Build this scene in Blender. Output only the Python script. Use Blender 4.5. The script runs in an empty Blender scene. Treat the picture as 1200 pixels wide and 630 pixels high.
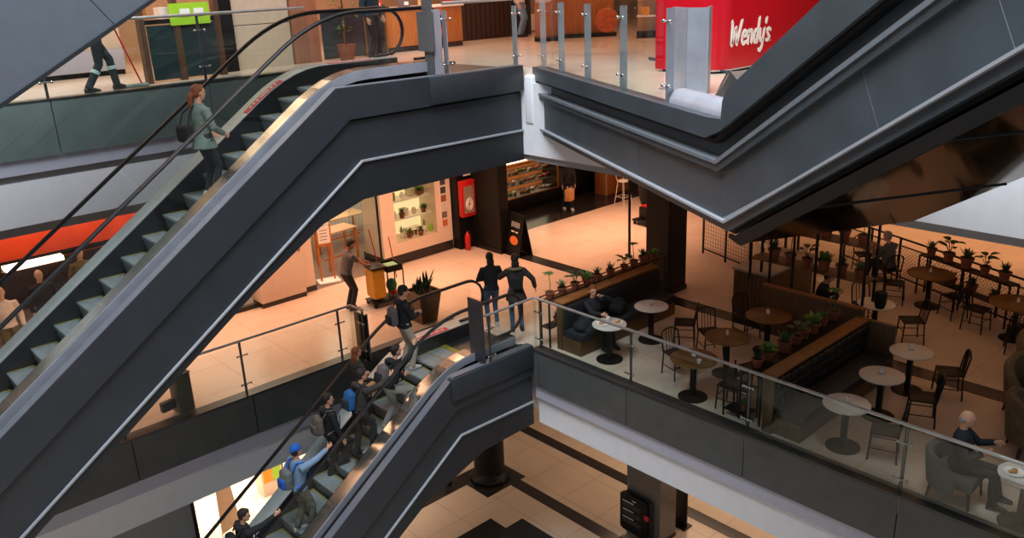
import bpy, bmesh, math, random
from mathutils import Vector, Matrix, Quaternion, noise
random.seed(7)
PI = math.pi
scn = bpy.context.scene
COL = scn.collection

# ------------------------------------------------------------------ camera survey
F_PX = 993.5
PITCH, ROLL, AZ = math.radians(18.95), math.radians(-2.53), math.radians(48.24)
CAM = Vector((0, 0, 7.1))
def _w(v):
    return Vector((v[0]*math.sin(AZ)+v[1]*math.cos(AZ), -v[0]*math.cos(AZ)+v[1]*math.sin(AZ), v[2]))
_r = Vector((1, 0, 0)); _u = Vector((0, math.sin(PITCH), math.cos(PITCH)))
FWD = _w(Vector((0, math.cos(PITCH), -math.sin(PITCH))))
RIGHT = _w(_r*math.cos(ROLL)+_u*math.sin(ROLL)); UP = _w(-_r*math.sin(ROLL)+_u*math.cos(ROLL))
def on(px, py, z=0.0):
    "floor position surveyed from the photograph"
    d = FWD*F_PX+RIGHT*(px-600)-UP*(py-315)
    return CAM+d*((z-CAM.z)/d.z)

cam = bpy.data.cameras.new('camera'); cam_o = bpy.data.objects.new('camera', cam); COL.objects.link(cam_o)
cam.sensor_width = 36; cam.lens = F_PX/1200*36; cam.clip_end = 200; cam.clip_start = .05
M = Matrix.Identity(4)
for i in range(3):
    M[i][0] = RIGHT[i]; M[i][1] = UP[i]; M[i][2] = -FWD[i]; M[i][3] = CAM[i]
cam_o.matrix_world = M
scn.camera = cam_o

# ------------------------------------------------------------------ materials
def lin(c):
    return tuple(((x/255)/12.92 if x/255 <= .04045 else ((x/255+.055)/1.055)**2.4) for x in c)
MATS = {}
def mat(name, rgb, rough=.6, metal=0.0, var=.06, vscale=6.0, bump=0.0, bscale=40.0, spec=.5, emit=None, estr=0.0, coat=0.0):
    if name in MATS: return MATS[name]
    m = bpy.data.materials.new(name); m.use_nodes = True
    nt = m.node_tree; b = nt.nodes['Principled BSDF']
    c = lin(rgb)
    tc = nt.nodes.new('ShaderNodeTexCoord')
    n = nt.nodes.new('ShaderNodeTexNoise'); n.inputs['Scale'].default_value = vscale; n.inputs['Detail'].default_value = 4
    nt.links.new(tc.outputs['Object'], n.inputs['Vector'])
    r = nt.nodes.new('ShaderNodeValToRGB')
    r.color_ramp.elements[0].position = .3; r.color_ramp.elements[1].position = .7
    r.color_ramp.elements[0].color = (*[max(0, x*(1-var)) for x in c], 1)
    r.color_ramp.elements[1].color = (*[min(1, x*(1+var)) for x in c], 1)
    nt.links.new(n.outputs['Fac'], r.inputs['Fac']); nt.links.new(r.outputs['Color'], b.inputs['Base Color'])
    b.inputs['Roughness'].default_value = rough; b.inputs['Metallic'].default_value = metal
    b.inputs['Specular IOR Level'].default_value = spec
    if coat: b.inputs['Coat Weight'].default_value = coat
    if bump:
        n2 = nt.nodes.new('ShaderNodeTexNoise'); n2.inputs['Scale'].default_value = bscale
        nt.links.new(tc.outputs['Object'], n2.inputs['Vector'])
        bp = nt.nodes.new('ShaderNodeBump'); bp.inputs['Strength'].default_value = bump; bp.inputs['Distance'].default_value = .02
        nt.links.new(n2.outputs['Fac'], bp.inputs['Height']); nt.links.new(bp.outputs['Normal'], b.inputs['Normal'])
    if emit:
        b.inputs['Emission Color'].default_value = (*lin(emit), 1); b.inputs['Emission Strength'].default_value = estr
    MATS[name] = m
    return m

def tiles(name, rgb, joint, size=.9, rough=.25, var=.05):
    m = mat(name, rgb, rough, var=var, vscale=1.2)
    nt = m.node_tree; b = nt.nodes['Principled BSDF']
    src = b.inputs['Base Color'].links[0].from_socket
    tc = [n for n in nt.nodes if n.type == 'TEX_COORD'][0]
    br = nt.nodes.new('ShaderNodeTexBrick'); br.offset = 0
    br.inputs['Scale'].default_value = 1; br.inputs['Brick Width'].default_value = size; br.inputs['Row Height'].default_value = size
    br.inputs['Mortar Size'].default_value = .006; br.inputs['Mortar Smooth'].default_value = .1
    br.inputs['Mortar'].default_value = (*lin(joint), 1)
    nt.links.new(tc.outputs['Object'], br.inputs['Vector'])
    nt.links.new(src, br.inputs['Color1']); nt.links.new(src, br.inputs['Color2'])
    nt.links.new(br.outputs['Color'], b.inputs['Base Color'])
    return m

def wood(name, a, bcol, rough=.45, scale=(1, 1, 1), freq=14, axis='Z'):
    m = bpy.data.materials.new(name); m.use_nodes = True; nt = m.node_tree; b = nt.nodes['Principled BSDF']
    tc = nt.nodes.new('ShaderNodeTexCoord'); mp = nt.nodes.new('ShaderNodeMapping')
    nt.links.new(tc.outputs['Object'], mp.inputs['Vector'])
    mp.inputs['Scale'].default_value = scale
    w = nt.nodes.new('ShaderNodeTexNoise'); w.inputs['Scale'].default_value = freq; w.inputs['Detail'].default_value = 6
    w.inputs['Distortion'].default_value = .6
    nt.links.new(mp.outputs['Vector'], w.inputs['Vector'])
    r = nt.nodes.new('ShaderNodeValToRGB'); r.color_ramp.elements[0].position = .35; r.color_ramp.elements[1].position = .65
    r.color_ramp.elements[0].color = (*lin(a), 1); r.color_ramp.elements[1].color = (*lin(bcol), 1)
    nt.links.new(w.outputs['Fac'], r.inputs['Fac']); nt.links.new(r.outputs['Color'], b.inputs['Base Color'])
    b.inputs['Roughness'].default_value = rough
    MATS[name] = m
    return m

def glass(name, tint=(225, 238, 234), refl=1.0, ior=1.5):
    m = bpy.data.materials.new(name); m.use_nodes = True; nt = m.node_tree
    nt.nodes.remove(nt.nodes['Principled BSDF']); out = nt.nodes['Material Output']
    t = nt.nodes.new('ShaderNodeBsdfTransparent'); t.inputs['Color'].default_value = (*lin(tint), 1)
    g = nt.nodes.new('ShaderNodeBsdfGlossy'); g.inputs['Roughness'].default_value = .02
    g.inputs['Color'].default_value = (refl, refl, refl, 1)
    lw = nt.nodes.new('ShaderNodeLayerWeight'); lw.inputs['Blend'].default_value = .5
    pw = nt.nodes.new('ShaderNodeMath'); pw.operation = 'POWER'; pw.inputs[1].default_value = 5
    fr = nt.nodes.new('ShaderNodeMath'); fr.operation = 'MULTIPLY_ADD'; fr.inputs[1].default_value = .5; fr.inputs[2].default_value = .02*ior/1.5
    nt.links.new(lw.outputs['Facing'], pw.inputs[0]); nt.links.new(pw.outputs[0], fr.inputs[0])
    mx = nt.nodes.new('ShaderNodeMixShader')
    nt.links.new(fr.outputs[0], mx.inputs['Fac']); nt.links.new(t.outputs[0], mx.inputs[1]); nt.links.new(g.outputs[0], mx.inputs[2])
    nt.links.new(mx.outputs[0], out.inputs['Surface'])
    MATS[name] = m
    return m

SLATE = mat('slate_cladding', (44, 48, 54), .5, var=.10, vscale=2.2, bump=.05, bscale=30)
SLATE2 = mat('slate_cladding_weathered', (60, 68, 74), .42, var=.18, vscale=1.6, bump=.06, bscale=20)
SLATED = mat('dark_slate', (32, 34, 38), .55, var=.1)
PALE = mat('pale_edge_strip', (150, 152, 158), .45)
STEEL = mat('brushed_steel', (188, 188, 186), .3, .7, var=.12, vscale=9)
STEELD = mat('dark_steel', (92, 92, 96), .4, .8, var=.1)
CHROME = mat('chrome', (200, 200, 202), .18, 1.0, var=.03)
GALV = mat('galvanised_sheet', (166, 168, 178), .36, .35, var=.12, vscale=3)
RUBBER = mat('black_rubber', (22, 22, 24), .5, spec=.35)
TREAD = mat('step_tread_metal', (150, 158, 160), .5, .15, var=.14, vscale=12)
RISER = mat('step_riser_metal', (122, 128, 130), .5, .15, var=.1)
YEL = mat('yellow_edge_line', (150, 140, 50), .55)
SKIRT = mat('skirt_panel', (46, 46, 48), .35, .4)
REDL = mat('red_warning_strip', (220, 40, 58), .45)
WHITEP = mat('white_paint', (222, 222, 226), .6, var=.03)
LAV = mat('pale_grey_paint', (176, 176, 190), .55, var=.03)
GREYP = mat('grey_soffit_paint', (140, 138, 138), .6, var=.03)
FASCIA = mat('fascia_concrete', (74, 76, 76), .5, var=.12, vscale=3)
FLOOR = tiles('pale_stone_tiles', (208, 188, 170), (172, 156, 140), 1.2, .22)
FLOORC = tiles('ground_floor_tiles', (188, 174, 156), (140, 122, 104), 1.2, .16)
FLOORS = wood('grey_plank_floor', (108, 92, 82), (132, 114, 100), .4, (1, 6, 1), 5)
FDARK = mat('dark_floor_stone', (40, 38, 38), .22, var=.1)
FKERB = mat('dark_kerb_stone', (52, 50, 50), .3)
BLACKM = mat('black_metal', (24, 23, 23), .42, .4)
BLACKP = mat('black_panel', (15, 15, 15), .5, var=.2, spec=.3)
BLACKF = mat('black_fabric', (20, 21, 24), .85, bump=.3, bscale=30)
WOODB = wood('warm_bench_wood', (74, 52, 28), (104, 74, 40), .45, (14, 14, 1), 3)
WOODT = wood('table_top_wood', (94, 62, 28), (120, 82, 38), .35, (1, 10, 1), 4)
WOODO = wood('orange_wood', (170, 98, 44), (196, 120, 60), .45, (12, 12, 1), 3)
WOODL = wood('light_wood', (190, 160, 120), (206, 178, 138), .5, (12, 12, 1), 3)
WOODR = wood('reddish_wood_panel', (150, 92, 66), (172, 112, 84), .45, (16, 16, 1), 3)
MARBLE = mat('white_table_marble', (212, 204, 196), .3, var=.06)
STONEW = mat('counter_stone', (150, 140, 128), .35, var=.1)
TERRA = mat('terracotta', (136, 74, 46), .8, var=.12, vscale=20)
SOIL = mat('soil', (46, 34, 26), .95, bump=.5)
LEAF = mat('leaf_green', (62, 96, 44), .5, var=.25, vscale=14)
LEAFD = mat('leaf_dark_green', (38, 66, 40), .5, var=.25, vscale=14)
LEAFY = mat('leaf_bright_green', (104, 140, 52), .5, var=.2, vscale=14)
CREAM = mat('cream_wall', (226, 206, 186), .6, var=.03)
BEIGE = mat('beige_wall', (200, 176, 152), .6, var=.05)
TANW = mat('tan_wall', (176, 148, 118), .6, var=.05)
ORANGE = mat('orange_fascia', (176, 62, 26), .5, var=.12, vscale=3)
REDP = mat('red_gloss_panel', (186, 10, 30), .25, var=.04)
REDB = mat('red_metal', (186, 30, 26), .35, var=.05)
GREENS = mat('lime_sign', (150, 190, 40), .5, emit=(150, 200, 40), estr=.15)
DGLASS = mat('dark_tinted_panel', (38, 52, 54), .15, var=.2, vscale=2)
LITPANEL = mat('lit_display_back', (255, 236, 200), .6, emit=(255, 226, 170), estr=.9)
LAMPW = mat('lamp_diffuser', (255, 244, 228), .5, emit=(255, 226, 186), estr=7)
FOOD = mat('lit_food', (220, 120, 50), .5, var=.5, vscale=30, bump=.4)
BREAD = mat('bread', (206, 140, 70), .6, var=.3, vscale=20, bump=.4)
YPLAST = mat('yellow_bag', (232, 160, 36), .5, var=.08, bump=.3, bscale=8)
GPLAST = mat('green_bag', (30, 110, 66), .4, var=.2, bump=.3, bscale=8)
REDC = mat('red_plastic', (200, 26, 34), .4)
ORSIGN = mat('orange_floor_sign', (242, 150, 20), .45)
WHITEG = mat('white_gloss', (240, 238, 232), .3, var=.02)
PAPER = mat('paper_white', (236, 232, 226), .7, var=.02)
TUFT = mat('tufted_black_leather', (26, 24, 24), .45, bump=.6, bscale=12)
SEATB = mat('seat_blue_black', (34, 36, 44), .6, var=.1)
TAUPE = mat('taupe_upholstery', (110, 92, 66), .85, var=.2, vscale=10, bump=.4, bscale=60)
GREYU = mat('grey_upholstery', (86, 82, 78), .85, var=.1, bump=.3, bscale=60)
OLIVE = mat('olive_upholstery', (70, 62, 44), .85, var=.1)
DWOOD = wood('dark_leg_wood', (48, 34, 24), (66, 46, 32), .4)
MIRROR = mat('polished_dark_soffit', (84, 64, 44), .06, 1.0, var=.08, vscale=2)
TILEP = tiles('pillar_tiles', (216, 210, 198), (100, 94, 86), 1.05, .3)
MIRR = mat('beauty_mirror', (200, 200, 200), .05, 1.0, var=.01)
GLS = glass('balustrade_glass', (250, 252, 251))
GLD = glass('smoky_guard_glass', (244, 249, 247), 1.0, 1.7)
GLSHOP = glass('shop_glass', (240, 244, 242))

# ------------------------------------------------------------------ mesh builder
class MB:
    def __init__(s): s.v = []; s.f = []; s.sm = []
    def add(s, vs, fs, smooth=False):
        o = len(s.v); s.v += [tuple(v) for v in vs]; s.f += [tuple(i+o for i in f) for f in fs]; s.sm += [smooth]*len(fs)
        return s
    def box(s, x0, x1, y0, y1, z0, z1):
        return s.add([(x0, y0, z0), (x1, y0, z0), (x1, y1, z0), (x0, y1, z0), (x0, y0, z1), (x1, y0, z1), (x1, y1, z1), (x0, y1, z1)],
                     [(3, 2, 1, 0), (4, 5, 6, 7), (0, 1, 5, 4), (1, 2, 6, 5), (2, 3, 7, 6), (3, 0, 4, 7)])
    def bbox(s, x0, x1, y0, y1, z0, z1, b=.01, seg=2):
        "box with rounded edges"
        bm = bmesh.new(); bmesh.ops.create_cube(bm, size=1)
        for v in bm.verts: v.co = Vector(((x0+x1)/2+v.co.x*(x1-x0), (y0+y1)/2+v.co.y*(y1-y0), (z0+z1)/2+v.co.z*(z1-z0)))
        bmesh.ops.bevel(bm, geom=bm.edges[:], offset=b, segments=seg, affect='EDGES', profile=.5)
        bm.verts.index_update()
        s.add([v.co[:] for v in bm.verts], [[v.index for v in f.verts] for f in bm.faces], seg > 1); bm.free()
        return s
    def prism(s, poly, w0, w1, fr=None):
        "poly: (a,z) outline in the length-height plane, extruded across from w0 to w1"
        n = len(poly)
        vs = [(a, w0, z) for a, z in poly]+[(a, w1, z) for a, z in poly]
        fs = [tuple(range(n)), tuple(range(2*n-1, n-1, -1))]
        fs += [(i, i+n, (i+1) % n+n, (i+1) % n) for i in range(n)]
        return s.add(vs, fs)
    def plan(s, poly, z0, z1):
        n = len(poly)
        vs = [(x, y, z0) for x, y in poly]+[(x, y, z1) for x, y in poly]
        fs = [tuple(range(n-1, -1, -1)), tuple(range(n, 2*n))]+[(i, (i+1) % n, (i+1) % n+n, i+n) for i in range(n)]
        return s.add(vs, fs)
    def strip(s, top, bot, w0, w1):
        "band between two polylines with the same number of points (length,z), thickness w0..w1"
        n = len(top)
        vs = [(a, w0, z) for a, z in top]+[(a, w0, z) for a, z in bot]+[(a, w1, z) for a, z in top]+[(a, w1, z) for a, z in bot]
        fs = []
        for i in range(n-1):
            fs += [(i, n+i, n+i+1, i+1), (2*n+i, 2*n+i+1, 3*n+i+1, 3*n+i), (i, i+1, 2*n+i+1, 2*n+i), (n+i, 3*n+i, 3*n+i+1, n+i+1)]
        fs += [(0, 2*n, 3*n, n), (n-1, 2*n-1, 4*n-1, 3*n-1)]
        return s.add(vs, fs)
    def tube(s, pts, rad, seg=8, caps=True, flat=1.0, side=None):
        pts = [Vector(p) for p in pts]; n = len(pts)
        rad = rad if isinstance(rad, (list, tuple)) else [rad]*n
        vs = []; up = None
        for i, p in enumerate(pts):
            t = (pts[min(i+1, n-1)]-pts[max(i-1, 0)])
            t = t.normalized() if t.length > 1e-9 else Vector((0, 0, 1))
            if side is not None:
                a = Vector(side); a = (a-t*a.dot(t)).normalized()
            elif up is None:
                a = t.orthogonal().normalized()
            else:
                a = (up-t*up.dot(t))
                a = a.normalized() if a.length > 1e-6 else t.orthogonal().normalized()
            up = a; b = t.cross(a)
            r = rad[i]; ra, rb = (r if isinstance(r, tuple) else (r, r*flat))
            for k in range(seg):
                c = 2*PI*k/seg
                vs.append(p+a*(ra*math.cos(c))+b*(rb*math.sin(c)))
        fs = []
        for i in range(n-1):
            for k in range(seg):
                k2 = (k+1) % seg
                fs.append((i*seg+k, i*seg+k2, (i+1)*seg+k2, (i+1)*seg+k))
        s.add(vs, fs, True)
        if caps: s.add([vs[k] for k in range(seg)]+[vs[(n-1)*seg+k] for k in range(seg)], [tuple(range(seg-1, -1, -1)), tuple(range(seg, 2*seg))])
        return s
    def lathe(s, prof, c=(0, 0, 0), seg=20, sx=1, sy=1):
        n = len(prof); vs = []
        for r, z in prof:
            for k in range(seg):
                a = 2*PI*k/seg; vs.append((c[0]+r*math.cos(a)*sx, c[1]+r*math.sin(a)*sy, c[2]+z))
        fs = [(i*seg+k, i*seg+(k+1) % seg, (i+1)*seg+(k+1) % seg, (i+1)*seg+k) for i in range(n-1) for k in range(seg)]
        s.add(vs, fs, True)
        s.add([vs[k] for k in range(seg)]+[vs[(n-1)*seg+k] for k in range(seg)], [tuple(range(seg-1, -1, -1)), tuple(range(seg, 2*seg))])
        return s
    def ball(s, c, r, seg=12, rings=8, rot=None):
        r = r if isinstance(r, (tuple, list)) else (r, r, r); vs = []; c = Vector(c)
        for i in range(rings+1):
            th = PI*i/rings
            for k in range(seg):
                ph = 2*PI*k/seg
                v = Vector((r[0]*math.sin(th)*math.cos(ph), r[1]*math.sin(th)*math.sin(ph), r[2]*math.cos(th)))
                if rot is not None: v = rot @ v
                vs.append(c+v)
        fs = [(i*seg+k, (i+1)*seg+k, (i+1)*seg+(k+1) % seg, i*seg+(k+1) % seg) for i in range(rings) for k in range(seg)]
        return s.add(vs, fs, True)
    def leaf(s, base, tip, width, bend=.3, n=5, nrm=None, fold=.15):
        base = Vector(base); tip = Vector(tip); d = tip-base; L = d.length
        side = d.cross(Vector((0, 0, 1)))
        side = side.normalized() if side.length > 1e-4 else Vector((1, 0, 0))
        up = side.cross(d).normalized()
        vs = []
        for i in range(n+1):
            t = i/n; p = base+d*t-Vector((0, 0, 1))*bend*L*t*t+up*bend*L*.6*t
            w = width*math.sin(PI*min(1, .12+t*.88))*(1 if t < 1 else 0)+.001
            vs += [p-side*w+up*fold*w, p, p+side*w+up*fold*w]
        fs = []
        for i in range(n):
            a = i*3; fs += [(a, a+1, a+4, a+3), (a+1, a+2, a+5, a+4)]
        return s.add(vs, fs, True)
    def xf(s, m):
        s.v = [tuple(m @ Vector(v)) for v in s.v]; return s
    def build(s, name, m, parent=None, kind=None, label=None):
        me = bpy.data.meshes.new(name); me.from_pydata(s.v, [], s.f); me.validate(); me.update()
        bm = bmesh.new(); bm.from_mesh(me)
        sm = [f.smooth for f in bm.faces]
        bmesh.ops.remove_doubles(bm, verts=bm.verts, dist=1e-5)
        bmesh.ops.recalc_face_normals(bm, faces=bm.faces); bm.to_mesh(me); bm.free()
        if any(s.sm):
            for p in me.polygons: p.use_smooth = True
            try: me.set_sharp_from_angle(angle=math.radians(38))
            except Exception: pass
        me.materials.append(m)
        o = bpy.data.objects.new(name, me); COL.objects.link(o)
        if parent is not None: o.parent = parent
        if kind: o['kind'] = kind
        if label: o['label'] = label
        return o

def tag(o, label, cat, group=None, kind=None):
    o['label'] = label; o['category'] = cat
    if group: o['group'] = group
    if kind: o['kind'] = kind
    return o
def thing(name, label, cat, loc=(0, 0, 0), rz=0, group=None):
    o = bpy.data.objects.new(name, None); COL.objects.link(o); o.empty_display_size = .1
    o.location = loc; o.rotation_euler = (0, 0, rz)
    return tag(o, label, cat, group)
def struct(name, mb, m):
    return mb.build(name, m, None, 'structure')
def dup(root, loc, rz, label=None, group=None, scale=None):
    r = root.copy(); COL.objects.link(r); r.location = loc; r.rotation_euler = (0, 0, rz)
    if scale: r.scale = (scale,)*3
    if label: r['label'] = label
    if group: r['group'] = group
    for ch in list(root.children):
        c = ch.copy(); COL.objects.link(c); c.parent = r
        for g in list(ch.children):
            d = g.copy(); COL.objects.link(d); d.parent = c
    return r

# ================================================================== THE BUILDING
H2 = 5.55; H0 = -5.55
EX = 10.63; AY = 13.76; AY2 = 15.1
dC = Vector((math.cos(math.radians(62.97)), math.sin(math.radians(62.97)), 0)); nC = Vector((-dC.y, dC.x, 0))
O3 = Vector((10.75, 11.25, 0))
def c3(s, w=0, z=0):
    p = O3-dC*s-nC*w; return Vector((p.x, p.y, z))

# floors
struct('floor', MB().box(EX+.02, 32, -8, 17.7, -.25, 0).box(-10, EX+.02, AY+.21, 17.95, -.25, 0).box(EX, 14.0, 17.7, 17.95, -.25, 0), FLOOR)
struct('floor_shop', MB().box(-10, 14.4, 17.95, 25, -.25, 0.0), FLOORS)
struct('floor_dark_strip', MB().box(14.4, 26, 17.7, 25, -.25, 0).box(26, 32, 17.7, 25, -.25, 0), FDARK)
struct('floor_stripe', MB().box(14.5, 14.92, -8, 17.7, -.02, .003), FDARK)
struct('floor_ground', MB().box(-14, 34, -10, 26, H0-.3, H0), FLOORC)
struct('floor_ground_inlay', MB().box(11.85, 13.2, 14.6, 15.95, H0-.02, H0+.004).box(12.65, 13.0, -8, 14.6, H0-.02, H0+.004)
       .box(-8, 11.85, 15.45, 15.95, H0-.02, H0+.004)
       .box(14.75, 15.1, -8, 22, H0-.02, H0+.004), FDARK)
_a = c3(.1, .2)
p2 = [(-10, AY2+.21), (8.8, AY2+.21), (9.4, 13.7), (EX, 13.6), (EX, 11.5), (_a.x, _a.y)]
q1, q2 = c3(6.6, .2), c3(6.6, 2.2)
k = (EX-q2.x)/dC.x; q3 = q2+dC*k
poly2 = p2+[(q1.x, q1.y), (q2.x, q2.y), (EX, q3.y), (EX, -8), (32, -8), (32, 25), (-10, 25)]
struct('floor_upper', MB().plan(poly2, H2-.25, H2), FLOOR)
struct('ceiling', MB().box(-10, EX, AY2+.45, 25, 3.9, H2-.25).box(EX+.35, 32, -8, 25, 3.95, H2-.25), WHITEP)
struct('ceiling_ground', MB().box(-10, EX, AY+.4, 25, -1.6, -.25).box(EX+.4, 32, -8, 25, -1.6, -.25), WHITEP)
struct('ceiling_upper', MB().box(-10, EX, AY2+.3, 26, 9.3, 9.6).box(EX+.3, 32, -8, 26, 9.3, 9.6), WHITEP)  # out-of-view slabs, added to keep the skylight off the upper shops

# slab edges facing the atrium
def edge_x(z, prof, y0, y1, x, first, joints=None):
    "edge running along Y at X=x ; prof=(ztop,zbot,offset,material)"
    n = first
    for zt, zb, off, m, jn in prof:
        mb = MB()
        cuts = [y0, y1] if not (jn and joints) else sorted([y0, y1]+[j for j in joints if y0 < j < y1])
        for a, b in zip(cuts[:-1], cuts[1:]): mb.box(x+off, x+off+.2, a+.008, b-.008, z+zb, z+zt)
        struct('trim_%d' % n, mb, m); n += 1
    return n
def edge_y(z, prof, x0, x1, y, first, joints=None):
    n = first
    for zt, zb, off, m, jn in prof:
        mb = MB()
        cuts = [x0, x1] if not (jn and joints) else sorted([x0, x1]+[j for j in joints if x0 < j < x1])
        for a, b in zip(cuts[:-1], cuts[1:]): mb.box(a+.008, b-.008, y+off, y+off+.2, z+zb, z+zt)
        struct('trim_%d' % n, mb, m); n += 1
    return n
JB = [11.25, 8.95, 6.5, 4.02, 1.55, -.9, -3.4]; JA = [-3, -.8, 1.4, 3.55, 5.75, 7.95]
P1 = [(.0, -.77, 0, FASCIA, True), (-.77, -1.05, .05, LAV, False), (-1.05, -1.66, .12, WHITEP, False)]
n = edge_x(0, P1, -8, 11.4, EX, 1, JB)
n = edge_y(0, P1, -10, EX, AY, n, JA)
FASC2 = mat('fascia_panel_upper', (118, 124, 124), .4, var=.12, vscale=2)
P2 = [(.0, -.86, 0, FASC2, True), (-.86, -1.1, .04, LAV, False), (-1.1, -1.22, .1, GREYP, False), (-1.22, -1.93, .08, WHITEP, False), (-1.93, -2.1, .2, GREYP, False)]  # first grey strip is the ledge's shadow, painted as a band of colour
n = edge_y(H2, P2, -10, 9.0, AY2, n, [-4, -1.6, .9, 3.77, 6.4])
P2B = [(-.25, -1.56, .0, WHITEP, False), (-1.56, -1.68, .06, GREYP, False)]
n = edge_x(H2, P2B, -8, 14.9, EX, n)
# dark kerbs at the floor edges
struct('trim_%d' % n, MB().box(EX-.01, EX+.24, -8, 11.4, 0.001, .05).box(-10, 8.3, AY-.01, AY+.24, 0.001, .05), FKERB); n += 1
struct('trim_%d' % n, MB().box(-10, 8.9, AY2-.01, AY2+.24, H2+.001, H2+.03), FKERB); n += 1
# small white column piece where the upper slab meets the two landings
struct('trim_%d' % n, MB().bbox(EX-.02, EX+.16, 11.12, 11.36, 4.55, 5.44, .05, 3), WHITEP); n += 1

# walls closing the floors far behind
struct('wall_far', MB().box(27, 27.2, -8, 25, 0, 3.95), TANW)
struct('wall_back', MB().box(-10, 32, 24.4, 24.6, 0, 3.9), CREAM)
struct('wall_back_upper', MB().box(-10, 32, 22.5, 22.7, H2, 9.3), BEIGE)
struct('wall_far_upper', MB().box(28, 28.2, -8, 25, H2, 9.3), BEIGE)
struct('wall_ground_left', MB().box(-10, 4.36, 14.0, 14.2, H0, -1.6), GREYP)
struct('wall_ground_back', MB().box(6.1, 32, 24.4, 24.6, H0, -1.6), CREAM)
struct('wall_ground_far', MB().box(30, 30.2, -8, 25, H0, -1.6), CREAM)
struct('trim_%d' % n, MB().box(4.36, 4.42, 13.96, 14.2, H0, -1.6), BLACKM); n += 1

# ------------------------------------------------------------------ going-up escalators
def esc(label, K, zfl, s_low, s_new, s_slab, k1, k2, bot, zlow):
    sk, zk = K; m = .7
    def zc(s, off, zl, k=.42):
        a = zk+off+(s-sk)*m; h = max(k-abs(a-zl), 0)/k
        return min(a, zl)-h*h*k/4
    t = thing('escalator', label, 'escalator', (0, 11.4, 0))
    land = zk-.02
    L0 = [(s_low, zk+(s_low-sk)*m), (sk, zk), (s_slab, land)]
    def off_line(kk, zend): return [(s_low, kk[1]+(s_low-kk[0])*m), kk, (s_slab, zend)]
    L1, L2 = off_line(k1, k1[1]+.02), off_line(k2, k2[1]-.02)
    MB().strip(L0, L1, 0, .12).build('upper_cladding', SLATE, t)
    MB().strip([(a, z-.035) for a, z in L1], L2, .05, .14).build('middle_cladding', SLATE, t)
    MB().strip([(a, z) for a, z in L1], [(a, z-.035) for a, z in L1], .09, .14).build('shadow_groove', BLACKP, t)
    MB().strip(L2, [(a, z-.028) for a, z in L2], .0, .14).build('edge_trim', PALE, t, label='pale metal line along the cladding')
    lo = [(s_low, bot[0][1]+(s_low-bot[0][0])*m)]+bot
    # resample lower band
    def at(pl, s):
        for (a, z), (b, y) in zip(pl[:-1], pl[1:]):
            if a <= s <= b: return z+(y-z)*(s-a)/(b-a)
        return pl[-1][1]
    ss = sorted(set([p[0] for p in lo]+[p[0] for p in L2]))
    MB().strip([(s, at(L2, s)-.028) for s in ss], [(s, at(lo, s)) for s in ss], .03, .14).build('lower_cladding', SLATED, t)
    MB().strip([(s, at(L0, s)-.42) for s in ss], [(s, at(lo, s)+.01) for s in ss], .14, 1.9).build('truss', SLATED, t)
    MB().strip(L0, [(s, at(lo, s)) for s, _ in L0], 1.9, 1.97).build('far_cladding', SLATE, t)
    # projecting block of the landing
    MB().bbox(s_slab-2.1, s_slab-.01, -.05, .1, zk-.46, land+.01, .012).build('landing_block', SLATE, t)
    # pale ledge and the dark gutter
    MB().strip([(a, z+.012) for a, z in L0], [(a, z) for a, z in L0], .0, .16).build('outer_ledge', mat('ledge_grey', (96, 98, 106), .4), t)
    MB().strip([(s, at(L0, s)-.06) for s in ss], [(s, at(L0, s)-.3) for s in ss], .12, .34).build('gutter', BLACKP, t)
    # decks
    N = 44
    zd = zfl+.29
    sl = [s_low+(s_slab-.25-s_low)*i/N for i in range(N+1)]
    for w0, w1, wa, lab in ((.30, .58, .30, 'near'), (1.56, 1.92, 1.88, 'far')):
        s1 = s_new-.25 if lab == 'far' else s_new-.35
        sl = [s_low+(s1-s_low)*i/N for i in range(N+1)]
        MB().strip([(s, zc(s, .1, zd)) for s in sl], [(s, zc(s, .1, zd)-.02) for s in sl], w0, w1).build('balustrade_deck', mat('polished_steel', (214, 206, 196), .16, .95, var=.08) if lab == 'near' else mat('deck_far', (196, 202, 202), .35, .15), t)
        a0, a1 = (.29, .31) if lab == 'near' else (1.9, 1.93)
        MB().strip([(s, zc(s, .1, zd)-.012) for s in sl], [(s, min(zc(s, .1, zd)-.17, 99)) for s in sl], a0, a1).build('deck_side_panel', GALV if lab == 'near' else STEELD, t)
        b0, b1 = (.57, .6) if lab == 'near' else (1.54, 1.57)
        MB().strip([(s, zc(s, .1, zd)-.01) for s in sl], [(s, zc(s, -.3, zfl-.03)) for s in sl], b0, b1).build('skirt_panel', SKIRT, t)
    # handrails, glass
    zh = zfl+1.15
    for wh in (.45, 1.67):
        R = .41; end = s_new-R
        pts = []
        i0 = 60
        for i in range(i0+1):
            s = s_low+(end-s_low)*i/i0; pts.append((s, wh, zc(s, 1.02, zh, .5)))
        for i in range(1, 11):
            a = PI/2-PI*i/10; pts.append((end+R*math.cos(a), wh, zh-R+R*math.sin(a)))
        pts.append((end-.25, wh, zh-2*R+.0))
        MB().tube(pts, [(.042, .024)]*len(pts), 8, side=(0, 1, 0)).build('handrail', RUBBER, t)
        MB().tube([(a, b, z-.03) for a, b, z in pts[:-2]], .014, 6).build('handrail_guide', STEELD, t)
        def sh(s): return .42*max(0, min(1, (sk+.4-s)/1.2))
        cuts = [s_low+i*1.35 for i in range(int((end-s_low)/1.35)+1)]+[end+.1]
        for a, b in zip(cuts[:-1], cuts[1:]):
            if b-a < .15: continue
            q = [a+.006+(b-a-.012)*i/8 for i in range(9)]
            MB().strip([(s-sh(s), zc(s-sh(s), 1.02, zh, .5)-.03) for s in q], [(s, zc(s, .1, zd)) for s in q], wh-.006, wh+.006).build('glass_panel', GLS, t)
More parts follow.
